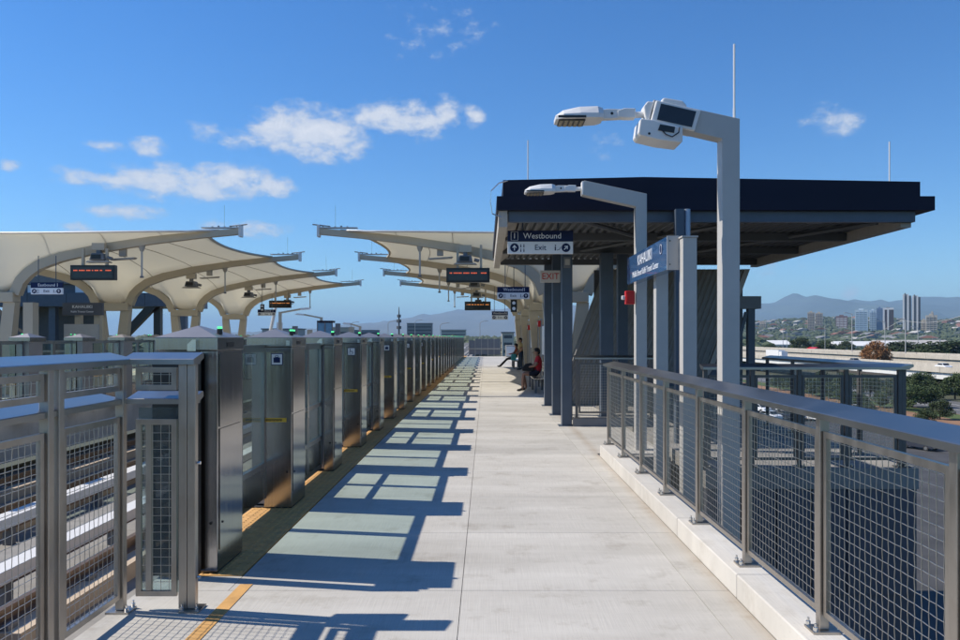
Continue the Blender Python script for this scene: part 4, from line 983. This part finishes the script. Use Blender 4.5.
J3 = dict(pelvis=(0,0,.90),belly=(.0,0,1.04),chest=(.01,0,1.24),neckb=(.0,0,1.38),neck=(-.01,0,1.43),head=(-.03,0,1.51),crown=(-.02,0,1.57),sl=(0,-.18,1.33),sr=(0,.18,1.33),el=(.02,-.23,1.07),er=(.02,.23,1.07),
          wl=(-.16,-.18,.90),wr=(-.16,.17,.90),hl=(-.22,-.14,.87),hr=(-.22,.13,.87),pl=(0,-.09,.84),pr=(0,.09,.84),kl=(.0,-.10,.46),kr=(-.03,.10,.46),al=(.03,-.10,.09),ar=(.0,.10,.09),fl=(-.02,-.10,.05),fr=(-.05,.10,.05),tl=(-.15,-.11,.035),tr=(-.18,.11,.035))
a3 = dict(aS); a3.update(kl=2,kr=2,al=2,ar=2)
person('person', (1.78,39.6,0), R(15), J3, EB, RB, [M['skin'],M['top_tan'],M['jeans'],M['black']], a3, 'person in a tan top standing and holding a teal bag', (-.03,0,1.53),
       (('hl',(-1,.2,-.5),(0,1,0)),('hr',(-1,-.2,-.5),(0,1,0))))
bg_ = empty('handbag', (1.40,39.5,.50), 0, 'teal shoulder bag held in front of the standing tan top person', 'bag')
MB().prism([(-.12,0),(.13,0),(.16,.32),(-.10,.34)], 'y', -.17, .17).build('pouch', M['teal'], bg_, bevel=.03); MB().tube([(-.02,-.12,.34),(.06,-.09,.48),(.06,.09,.48),(-.02,.12,.34)], .012, 6).build('strap', M['teal'], bg_)
bg_ = empty('backpack', (1.28,24.0,.63), 0, 'black bag on the lap of the seated red shirt person', 'bag')
MB().prism([(-.15,0),(.20,0),(.22,.14),(.12,.25),(-.06,.21),(-.16,.10)], 'y', -.16, .16).build('pouch', M['bag_black'], bg_, bevel=.02); MB().box(-.10,.02,-.18,-.161,.03,.12).build('side_pocket', M['bag_black'], bg_)

# ================================================================ BACKGROUND, RIGHT
def viaduct(X0, X1, zdeck, ya, yb, label, girder):
    t = empty('highway_viaduct', (0,0,0), label=label, cat='highway bridge')
    MB().box(X0+.4,X1-.4,ya,yb,zdeck-.35,zdeck).build('road_deck', M['roadgrey'], t)
    y = ya
    me = MB().box(X0,X0+.38,0,11.9,zdeck-.5,zdeck+.85).mesh('parapet_panel', M['pier']); me2 = MB().box(X1-.38,X1,0,11.9,zdeck-.5,zdeck+.85).mesh('parapet_panel', M['pier'])
    while y < min(yb, 700):
        place('parapet_panel', me, t, (0,y,0)); place('parapet_panel', me2, t, (0,y,0)); y += 12
    if y < yb: MB().box(X0,X0+.38,y,yb,zdeck-.5,zdeck+.85).box(X1-.38,X1,y,yb,zdeck-.5,zdeck+.85).build('parapet', M['pier'], t)
    MB().box(X0+.6,X0+1.2,ya,yb,zdeck-2.1,zdeck-.6).box(X1-1.4,X1-.8,ya,yb,zdeck-2.1,zdeck-.6).box((X0+X1)/2-.4,(X0+X1)/2+.4,ya,yb,zdeck-2.1,zdeck-.36).build('girder', M['girder'] if girder else M['pier'], t)
    pm = MB().box((X0+X1)/2-1,(X0+X1)/2+1,-1,1,-12,zdeck-3.2).box(X0+1,X1-1,-1,1,zdeck-3.2,zdeck-2.1).mesh('pier', M['pier'])
    y = ya+15
    while y < 650: place('pier', pm, t, (0,y,0)); y += 34
    for xx in ((X0+X1)/2-1.8, (X0+X1)/2+1.8): MB().box(xx-.08,xx+.08,ya,yb,zdeck+.004,zdeck+.008).build('lane_line', M['white'], t)
viaduct(106,120,-6.0,60,2200,'nearer concrete highway viaduct crossing behind the stair landing', True)
viaduct(137,151,-4.4,60,2200,'farther concrete highway viaduct behind the nearer one', False)
# ground surfaces
tag(MB().box(6,75,-30,190,-11.99,-11.96).build('parking_lot', M['asphalt']), kind='structure')
tag(MB().box(84,100,60,260,-11.985,-11.95).build('road', mat('street_asphalt', (.11,.11,.11), .9, var=.15, scale=.3)), kind='structure')
tag(MB().box(88.9,89.1,60,260,-11.948,-11.944).box(94.9,95.1,60,260,-11.948,-11.944).build('road_marking', M['white']), kind='structure')
tag(MB().box(60,84,100,330,-11.98,-11.955).build('dirt_ground', mat('red_dirt', (.24,.13,.07), .95, var=.3, scale=.08, dirt=.7, dirtcol=(.10,.11,.05), dscale=.05)), kind='structure')
tag(MB().box(78,83.5,60,330,-11.95,-11.93).build('grass_verge', mat('verge_grass', (.06,.09,.02), .95, var=.35, scale=.3)), kind='structure')
def make_car(paint, loc, rz, label, group, scale=1):
    t = empty('parked_car', loc, rz, label, 'car', group)
    L = 2.25; w = .9
    MB().prism([(-L,.32),(-L+.05,.75),(-L+.5,.92),(-1.0,.98),(1.1,1.0),(L-.25,.92),(L,.62),(L-.03,.30)], 'x', -w, w).build('body', paint, t, bevel=.06)
    MB().prism([(-1.25,.96),(-.75,1.45),(.75,1.47),(1.45,.98)], 'x', -.78, .78).build('cabin', paint, t, bevel=.05)
    MB().prism([(-1.13,1.0),(-.73,1.39),(.72,1.41),(1.3,1.02)], 'x', -.79, .79).build('side_windows', M['carglass'], t)
    MB().prism([(-1.27,1.0),(-.80,1.43),(-.70,1.40),(-1.13,1.0)], 'x', -.70, .70).build('windshield', M['carglass'], t)
    for s in (-1,1):
        for y in (-1.35,1.35):
            wm = MB().tube([(s*.72,y,.33),(s*.91,y,.33)], .33, 14).build('wheel', M['rubber'], t); MB().tube([(s*.911,y,.33),(s*.92,y,.33)], .2, 10).build('rim', M['bolt'], wm)
        MB().box(s*.62-.14,s*.62+.14,-L-.005,-L+.12,.60,.73).build('headlight', M['white'], t); MB().box(s*.62-.14,s*.62+.14,L-.1,L+.005,.62,.73).build('taillight', M['red'], t)
    return t
cg = 'cars parked below the stair landing'
cA = make_car(M['paintwhite'], (47,128,-11.96), R(25), 'white car nearest the left end of the parked row below the landing', cg); kCA = children(cA)
cB = make_car(M['paintdark'], (50.5,127,-11.96), R(25), 'dark parked car second from left in the row below the landing', cg); kCB = children(cB)
cC = make_car(M['paintgrey'], (68,140,-11.96), R(25), 'silver parked car in the row below the landing', cg); kCC = children(cC)
lots = [(54,126,cA,kCA,'white parked car third from left below the landing'),(57.5,125,cA,kCA,'white parked car fourth from left below the landing'),(61,124,cC,kCC,'silver parked car fifth from left below the landing'),(64.5,123,cB,kCB,'dark parked car at the right end of the row below the landing'),
        (46,142,cB,kCB,'dark parked car in the rear row, leftmost'),(50,141,cA,kCA,'white parked car in the rear row, second from left'),(55,140,cA,kCA,'white parked car in the rear row, third from left'),(60,139,cB,kCB,'dark parked car in the rear row, fourth from left'),
        (57,92,cA,kCA,'white parked car near the right edge seen through the mesh'),(53,94,cB,kCB,'dark parked car near the right edge seen through the mesh')]
for (x, y, c, ks, lab) in lots: copy_tree(c, (x,y,-11.96), R(25), lab, kids=ks)
o = copy_tree(cA, (110.5,186,-5.99), 0, 'white car driving on the nearer highway viaduct', kids=kCA); o['group'] = 'cars on the highway'; o.name = 'highway_car'
o = copy_tree(cC, (111,232,-5.99), 0, 'silver car farther along on the nearer highway viaduct', kids=kCC); o['group'] = 'cars on the highway'
vt = empty('white_van', (109.5,285,-5.99), 0, 'long white truck on the highway seen above the landing railing', 'truck')
MB().box(-1.2,1.2,0,13,.7,3.0).build('box_body', M['paintwhite'], vt); MB().box(-1.1,1.1,-2.6,-.1,.5,2.5).build('cab', M['paintwhite'], vt)
for y in (-1.6,8.5,10): 
    for s in (-1,1): MB().tube([(s*.9,y,.5),(s*1.15,y,.5)], .5, 12).build('wheel', M['rubber'], vt)

# trees
def crown_mesh(seed, rx, rz, n, leaf, m, clumps=16):
    rnd = random.Random(seed); mb = MB(); cs = []
    for _ in range(clumps):
        a = rnd.uniform(0, 2*math.pi); e = rnd.uniform(-.5, 1); rr_ = rnd.uniform(.3, .82)
        cs.append((Vector((math.cos(a)*rx*rr_*math.cos(e*1.3), math.sin(a)*rx*rr_*math.cos(e*1.3), rz*e*.75)), rnd.uniform(.24,.46)))
    for _ in range(n):
        c, cr = rnd.choice(cs)
        v = Vector((rnd.gauss(0,1), rnd.gauss(0,1), rnd.gauss(0,1))).normalized()*(rnd.random()**.33)
        p = c+Vector((v.x*rx*cr, v.y*rx*cr, v.z*rz*cr))
        q = Vector((rnd.gauss(0,1), rnd.gauss(0,1), rnd.gauss(0,1)+.8)).normalized(); a = q.orthogonal().normalized()*leaf*rnd.uniform(.6,1.3); b = q.cross(a).normalized()*leaf*rnd.uniform(.5,1)
        mb.add([p-a-b*.3, p+b*.8-a*.1, p+a, p-b*.9+a*.1], [(0,1,2,3)])
    return mb.mesh('crown', m, recalc=False)
CR = {'g': [crown_mesh(s, 5, 4, 5200, .24, M['leaf'], 22) for s in (1,2,3)], 'b': [crown_mesh(9, 5, 4, 8000, .22, M['leaf_brown'], 26)]}
trunk_me = MB().tube([(0,0,-8),(.1,0,-4),(0,.1,-1),(.1,.1,1)], .42, 8, r1=.16).tube([(0,.05,-3.5),(1.4,.5,-1.2),(2.2,.8,.3)], .2, 6, r1=.07).tube([(0,0,-3.2),(-1.3,.6,-.9),(-2.2,1.1,.6)], .18, 6, r1=.06).tube([(.05,0,-2.5),(.3,-1.6,-.4)], .15, 6, r1=.05).mesh('trunk', M['bark'])
def tree(x, y, zg, H, w, kind, label, i=0, group=None):
    """H total height, w crown width"""
    t = empty('broadleaf_tree', (x,y,zg), random.uniform(0,6), label, 'tree', group)
    sz = H/12; c = place('crown', CR[kind][i % len(CR[kind])], t, (0,0,H*.66)); c.scale = (w/11, w/11, H*.37/4)
    if H < 8: c.scale = (w/9.5, w/8.5, H*.5/4); c.location.z = H*.5
    tr = place('trunk', trunk_me, t, (0,0,H*.66)); tr.scale = (sz, sz, H*.66/8)
p = P(876,352,250); tree(p.x,250,-12,12.2,11,'b','rounded orange brown tree between the two highway viaducts',0)
tl = [(903,330,11.8,27,'wide dark green tree behind the farther highway, right of the orange brown tree'),(950,300,12,34,'broad green tree at the far right edge behind the highway'),(800,420,13,16,'dense green tree left of the red roofed house'),(826,430,12,16,'green tree right of the red roofed house'),
      (845,500,11,16,'green tree left of the orange brown tree behind the highway'),(770,520,9,13,'small green tree at the left end of the highway view')]
for i, (px, Y, H, w, lab) in enumerate(tl): tree((px-VX)*Y/F, Y, -12, H, w, 'g', lab, i)
tg_ = 'dark trees on the ground between landing and highway'
nt_ = [(845,160,3.4,5),(830,172,3.6,5),(812,180,4,6),(795,190,4,6),(780,200,4,6),(880,150,3,4),(912,150,4.6,6),(865,135,2.4,3.6),(955,170,5.6,6),(930,150,4.4,5),(870,175,5.5,6),(893,165,4.6,5),(920,168,6.2,6.5),(935,185,6.0,7),(905,145,4,5),(846,190,5,7),(820,200,5,6),(940,128,3.2,4),(925,118,2.6,3.4),(858,150,3,4.5)]
for i, (px, Y, H, w) in enumerate(nt_):
    tree((px-VX)*Y/F, Y, -12, H, w, 'g', ('small dark green tree on the ground right of the landing railing corner' if px > 908 else 'small dark green tree seen through the landing railing, right half' if px > 850 else 'small dark green tree seen through the landing railing, left half'), i, tg_+(' right of the railing corner' if px > 908 else ' behind the railing, right half' if px > 850 else ' behind the railing, left half'))
# street lights along highway
for i, (px, Y, h) in enumerate(((905.5,270,14),(852,300,17),(885,310,14),(918,330,12),(825,420,15),(783,430,14),(787,520,12),(940,300,7))):
    t = empty('highway_light', ((px-VX)*Y/F, Y, -6), 0, ['tall light pole crossing the tallest twin towers', 'tall light pole left of the orange brown tree', 'light pole rising in front of the blue glass towers', 'light pole at the right side of the twin towers', 'light pole between the tan towers and the red roof', 'thin light pole near the left end of the hillside', 'second thin light pole near the left end of the hillside', 'light pole near the right edge of the picture'][i], 'light pole', 'light poles along the highway')
    MB().tube([(0,0,-6),(0,0,h-6+6)], .16, 6).build('pole', M['polegrey'], t)
    MB().tube([(0,0,h-.2),(-2.2,0,h+.3)], .09, 5).build('arm', M['polegrey'], t)
    MB().box(-2.9,-2.1,-.2,.2,h+.2,h+.42).build('lamp_head', M['polegrey'], t)
# warehouses
wh = mat('warehouse_white', (.72,.71,.69), .7, var=.06, scale=.05); wr_ = mat('warehouse_roof', (.45,.42,.38), .7, var=.1, scale=.05)
for (x0, x1, yt, Y, lab) in ((838,905,341.5,820,'long white warehouse left of centre behind the highway trees'),(880,952,340.2,950,'long pale warehouse with tan roof at the right behind the highway'),(757,791,340.5,900,'white warehouse at the left end of the skyline view'),(905,990,343.5,700,'low white warehouse at the far right edge')):
    a, b = (x0-VX)*Y/F, (x1-VX)*Y/F; zt = EYE+(VY-yt)*Y/F
    t = empty('warehouse', (a,Y,-12), 0, lab, 'warehouse')
    MB().box(0,b-a,0,30,0,zt+7.4).build('wall', wh, t)
    MB().prism([(-1,zt+7.42),(31,zt+7.42),(16,zt+12.2),(15,zt+12.2)], 'x', -1, b-a+1).build('roof', wh if 'white' in lab else wr_, t)
    nw = int((b-a)/9)
    for q in range(nw): MB().box(2+q*9,7+q*9,-.15,-.01,.5,4.2).build('loading_door', M['grey_steel'], t)
rh = empty('red_roof_house', ((817-VX)*400/F,400,-12), 0, 'house with a red roof among the trees behind the highway', 'house')
MB().box(-5,5,0,8,0,6).build('wall', wh, rh); MB().prism([(-6,6),(6,6),(0,8.6)], 'y', -1, 9).build('roof', M['red'], rh)
# hill terrain
def hill(name, prof, Yr, y_front, n=90, rough=6, seed=0, mt=None, base=-12):
    """prof: photo-plane ridge points (px, py) at distance Yr; slopes down to y_front"""
    mb = MB(); NX = n; NY = 26
    x0, x1 = prof[0][0], prof[-1][0]
    def rid(px):
        for (a, ya), (b, yb) in zip(prof[:-1], prof[1:]):
            if px <= b: t = (px-a)/(b-a); t = t*t*(3-2*t); return ya+(yb-ya)*t
        return prof[-1][1]
    for j in range(NY+1):
        v = j/NY; Y = y_front+(Yr-y_front)*v*1.25
        for i in range(NX+1):
            px = x0+(x1-x0)*i/NX; X = (px-VX)*Yr/F*(0.55+.45*min(1, Y/Yr)) if False else (px-VX)*Yr/F
            zr = EYE+(VY-rid(px))*Yr/F
            s = min(1, v*1.25); s = s*s*(3-2*s)*.6+s*.4
            if v > .8: s = 1-(v-.8)*1.5
            h = base+(zr-base)*s
            h += rough*mnoise.fractal(Vector((X/ (Yr*.03), Y/(Yr*.03), seed)), 1.0, 2.1, 6)*min(1, v*3)
            mb.v.append((X, Y, h))
    for j in range(NY):
        for i in range(NX):
            a = j*(NX+1)+i; mb.f.append((a, a+1, a+NX+2, a+NX+1)); mb.m.append(0)
    return tag(mb.build(name, mt, smooth=True, recalc=False), kind='structure')
mtm = mat('mountain_slope', (.05,.065,.045), .95, var=.35, scale=.0012, dirt=.5, dirtcol=(.09,.08,.06), dscale=.002)
hill('mountains', [(560,338),(640,330),(700,322),(735,316),(752,314),(762,305),(775,303),(788,296),(797,297.5),(806,302),(824,303.5),(843,300.5),(856,303),(872,303),(887,301.5),(905,301),(920,298),(941,296.2),(952,298),(962,301),(1000,304),(1060,300),(1150,310),(1300,325)], 12000, 5500, 160, 60, 3, mtm)
ftm = mat('foothill_cover', (.075,.085,.05), .95, var=.4, scale=.01, dirt=.5, dirtcol=(.16,.13,.10), dscale=.02)
hill('foothills', [(600,334),(700,327),(756,324),(790,321.5),(815,320),(850,321),(880,324),(910,325),(945,322),(965,320),(1050,322),(1200,330)], 2600, 1150, 120, 3, 5, ftm)
hill('left_ridge', [(180,336),(300,332),(345,327),(372,323.5),(402,320),(430,315),(460,310.8),(490,309.3),(530,307),(580,306),(640,309),(700,318),(800,332)], 14000, 8000, 120, 45, 11, mat('ridge_slope', (.10,.09,.065), .95, var=.3, scale=.001))
def foot_z(px, Y):
    return None
# towers
def tower(px0, px1, yt, Y, label, wallm, winm, style, zb=-5, twin=False):
    a, b = (px0-VX)*Y/F, (px1-VX)*Y/F; w = (b-a)*.86; H = EYE+(VY-yt)*Y/F-zb; d = w*.55
    t = empty('apartment_tower', ((a+b)/2-w*.12,Y,zb), R(-28), label, 'tower')
    MB().box(-w/2,w/2,0,d,0,H).build('wall', wallm, t)
    if style == 'fins':
        for x in (-w/2,.02*w): MB().box(x,x+.2*w,-.8,-.01,0,H*1.035).build('fin', M['white'], t)
        for x in (-.29*w,.23*w): MB().box(x,x+.2*w,-.5,-.01,2,H*.985).build('balcony_stack', winm, t)
        MB().box(-w*.3,-w*.12,d*.3,d*.6,H,H*1.06).build('penthouse', wallm, t)
    elif style == 'slab':
        MB().box(-w/2,-w/2+.16*w,-.6,-.01,0,H*1.01).build('fin', M['white'], t)
        MB().box(-w*.1,w*.05,-.6,-.01,0,H*1.01).build('fin', M['white'], t)
        MB().box(-w/2,w/2,-.7,-.61,H*.96,H*1.03).build('parapet', M['white'], t)
    n = int(H/3.6)
    wm = MB().box(-w*.44,w*.44,-.25,-.005,0,1.5).mesh('window_band', winm)
    if style == 'bands' :
        for q in range(n-1): place('window_band', wm, t, (0,0,2+q*3.6))
        for x in (-.17,.17): MB().box(x*w-.4,x*w+.4,-.5,-.26,0,H).build('fin', wallm, t)
    elif style != 'fins':
        for q in range(n-1): place('window_band', wm, t, (0,0,2+q*3.6))
    MB().box(-w*.2,w*.15,d*.2,d*.7,H,H+3).build('roof_plant', wallm, t)
tan = mat('tower_tan', (.46,.38,.29), .8, var=.06, scale=.05); brn = mat('tower_brown', (.20,.11,.10), .8, var=.06, scale=.05); glz = mat('tower_blue', (.50,.60,.66), .4, var=.1, scale=.05)
dkb = mat('tower_dark', (.13,.13,.135), .6, var=.1, scale=.05); crm = mat('tower_cream', (.50,.44,.35), .8, var=.06, scale=.05); wbl = mat('window_blue', (.13,.20,.28), .3, var=.2, scale=.05); wdk = mat('window_dark', (.05,.05,.055), .3, var=.2, scale=.05)
dark_red = mat('tower_maroon', (.11,.05,.045), .8, var=.1)
tower(808,815.5,312.2,1900,'tan apartment tower with paired stacks, left stack',tan,wdk,'bands',10); tower(815.8,823.6,313,1960,'tan apartment tower with paired stacks, darker right stack',tan,wdk,'bands',10)
tower(836.7,849,316,1900,'low reddish brown apartment block right of the tan towers',brn,M['white'],'bands',10)
tower(856,869.5,309.8,1700,'pale blue glass tower, left block',glz,wbl,'bands',0); tower(870,877,310.2,1740,'pale blue glass tower, narrow middle block',glz,wbl,'bands',0); tower(877,883.6,308.2,1700,'dark blue sided glass tower next to the brown slab tower',mat('tower_deepblue',(.16,.22,.34),.4,var=.1,scale=.05),wbl,'bands',0)
tower(883.9,895,308.6,1760,'dark brown slab tower with white end walls',dark_red,wdk,'slab',5)
tower(903.5,912.2,295.6,1650,'tallest dark tower with white fins, left twin',dkb,wdk,'fins',-2); tower(912.9,921.5,297,1690,'tallest dark tower with white fins, right twin',dkb,wdk,'fins',-2)
tower(927,938.5,315.2,1600,'cream stepped apartment tower at the right of the skyline',crm,wdk,'bands',0); tower(931,934,312.5,1620,'narrow core of the cream stepped tower',crm,wdk,'bands',0)
tower(921.8,927,320,1620,'low cream block left of the cream stepped tower',crm,wdk,'bands',0)
tower(760,767,322,2050,'small tan hill building near the mountain foot',tan,wdk,'bands',15)
# houses on the hill
hw = [mat(f'house_wall_{c}', v, .8, var=.05) for c, v in (('white',(.66,.64,.6)),('cream',(.52,.45,.36)),('grey',(.36,.35,.34)))]
hr = [mat(f'house_roof_{c}', v, .85, var=.1) for c, v in (('red',(.22,.10,.07)),('grey',(.20,.20,.20)),('light',(.42,.40,.37)))]
hms = [(MB().box(-7,7,0,9,-6,4.5).mesh('wall', hw[i]), MB().prism([(-8,4.5),(8,4.5),(0,7.5)], 'y', -1, 10).mesh('roof', hr[i])) for i in range(3)]
win_me = MB().box(-5,-3,-.12,-.01,1,3).box(-1,1,-.12,-.01,1,3).box(3,5,-.12,-.01,1,3).mesh('window', wdk)
bpy.context.view_layer.update()
fh = [o for o in COL.objects if o.name == 'foothills'][0]
def on_hill(x, y):
    ok, loc, n, i = fh.ray_cast(Vector((x,y,2000)), Vector((0,0,-1)))
    return loc.z if ok else -12
rnd = random.Random(42)
for i in range(135):
    Y = rnd.uniform(1180, 2500); px = rnd.uniform(750, 975); x = (px-VX)*Y/F; z = on_hill(x, Y)
    t = empty('hill_house', (x,Y,z+5), rnd.uniform(-.9,.9), 'small house among the trees on the hillside below the mountains', 'house', 'houses on the hillside')
    k_ = rnd.randrange(3); a, b = hms[k_]; s = rnd.uniform(.9,1.6)
    w = place('wall', a, t); r_ = place('roof', hms[rnd.randrange(3)][1], t); wn = place('window', win_me, w, kind='stuff')
    for o in (w, r_): o.scale = (s*rnd.uniform(1,1.5), s, s)
# hillside woodland (uncountable)
def woods(name, n, fx, size, m, label, seed):
    rnd = random.Random(seed); mb = MB()
    for _ in range(n):
        x, y, z, s = fx(rnd); s *= size
        for q in range(3):
            c = Vector((x+rnd.uniform(-.5,.5)*s, y+rnd.uniform(-.5,.5)*s, z+s*.35+rnd.uniform(-.1,.25)*s)); r = s*rnd.uniform(.35,.6)
            vs = [c+Vector((math.cos(a)*r*rnd.uniform(.7,1.2), math.sin(a)*r, -.3*r)) for a in (0,1.05,2.1,3.14,4.2,5.2)]+[c+Vector((math.cos(a+.5)*r*.75*rnd.uniform(.7,1.2), math.sin(a+.5)*r*.75, .45*r*rnd.uniform(.7,1.3))) for a in (0,1.05,2.1,3.14,4.2,5.2)]+[c+Vector((0,0,.8*r))]
            fs = [(k, (k+1) % 6, 6+(k+1) % 6, 6+k) for k in range(6)]+[(6+k, 6+(k+1) % 6, 12) for k in range(6)]
            mb.add(vs, fs)
    return mb.build(name, m, recalc=False, label=label, kind='stuff', cat='trees')
def fx1(r):
    Y = r.uniform(1130,2700); px = r.uniform(735,985); x = (px-VX)*Y/F; return x, Y, on_hill(x, Y), r.uniform(.6,1.4)
woods('hillside_woodland', 4300, fx1, 10.5, M['leaf_far'], 'dense green woodland covering the hillside below the mountains', 3)
def fx2(r):
    Y = r.uniform(330,1000); px = r.uniform(745,985); x = (px-VX)*Y/F; return x, Y, -12, r.uniform(.5,1.0)
woods('valley_woodland', 260, fx2, 5.5, M['leaf_far'], 'scattered green trees on the flat land before the warehouses', 5)
def fx3(r):
    Y = r.uniform(500,1500); px = r.uniform(-60,760); x = (px-VX)*Y/F; return x, Y, -12, r.uniform(.6,1.25)*(Y/900)**.3
woods('distant_woodland', 2600, fx3, 14, M['leaf_far'], 'low line of trees along the horizon beyond the platforms', 6)
# buildings straight ahead
for i, (x0, x1, yt, Y, z, lab) in enumerate(((407,432,323.5,900,-12,'square grey brown office building on the horizon above the gates'),(330,352,328,700,-12,'low grey building on the horizon behind the left canopy end'),(262,300,329.5,420,-12,'grey blue building behind the last left canopy arch'),(441,466,330,1100,-12,'low pale building right of the office building'),(352,378,330.5,800,-12,'long low roof on the horizon left of the antenna'),(502,514,333,420,-12,'pale building beyond the end of the platform'))):
    a, b = (x0-VX)*Y/F, (x1-VX)*Y/F; H = EYE+(VY-yt)*Y/F-z
    t = empty('distant_building', (a,Y,z), 0, lab, 'building')
    MB().box(0,b-a,0,12,0,H).build('wall', [mat('bldg_grey',(.22,.20,.19),.8), tan, hw[2], crm, mat('bldg_blue',(.16,.18,.22),.8), crm][i], t)
    MB().box(-.5,b-a+.5,-.5,12.5,H,H+.6).build('roof', M['grey_steel'], t)
    for q in range(int(H/4)):
        MB().box(1,b-a-1,-.1,-.005,1.2+q*4,2.9+q*4).build('window_band', wdk, t)
an = empty('radio_tower', (P(399,330,300).x,300,-12), 0, 'dark radio antenna tower on the horizon above the gates', 'antenna tower')
MB().tube([(0,0,0),(0,0,21),(0,0,25.5)], .5, 6, r1=.15).build('mast', M['dark_steel'], an)
for z in (17,19.5,21.5): MB().tube([(0,0,z),(0,0,z+1.1)], 1.0-.2*(z > 20), 6).build('antenna_ring', M['dark_steel'], an)
for i, (px, Y, yt) in enumerate(((440,260,323),(415,330,320),(388,280,321),(351,300,322),(480,300,321))):
    H = EYE+(VY-yt)*Y/F+12
    t = empty('street_light', ((px-VX)*Y/F,Y,-12), 0, ['street light right of the office building on the horizon', 'street light in front of the office building on the horizon', 'street light just left of the radio tower', 'leftmost street light on the horizon beyond the gates', 'street light beyond the far end barrier'][i], 'street light', 'street lights beyond the gates')
    MB().tube([(0,0,0),(0,0,H-1),(.6,0,H-.2),(2.4,0,H)], .11, 5).build('pole', M['polegrey'], t); MB().box(2.2,3.2,-.15,.15,H-.1,H+.08).build('lamp_head', M['polegrey'], t)
# power cables
for i, (a, b, lab) in enumerate((((900,320,300),(1000,300,200),'thin overhead cable at the right of the skyline'),((905,318,270),(840,338,420),'thin overhead cable crossing before the towers'))):
    p, q = P(*a), P(*b); tag(MB().tube([p+(q-p)*t+Vector((0,0,-3*math.sin(math.pi*t))) for t in [k/10 for k in range(11)]], .07, 4).build('overhead_cable', M['polegrey']), lab, 'cable')

# ---- haze: one closed box of pale air round everything
hz = bpy.data.materials.new('haze_air'); hz.use_nodes = True; t_ = hz.node_tree; t_.nodes.clear()
o_ = t_.nodes.new('ShaderNodeOutputMaterial'); v_ = t_.nodes.new('ShaderNodeVolumePrincipled'); v_.inputs['Color'].default_value = (.46,.72,1,1); v_.inputs['Density'].default_value = HAZE
t_.links.new(v_.outputs[0], o_.inputs['Volume'])
tag(MB().box(-31000,31000,-3100,34500,-13.2,760).build('haze', hz), kind='stuff')
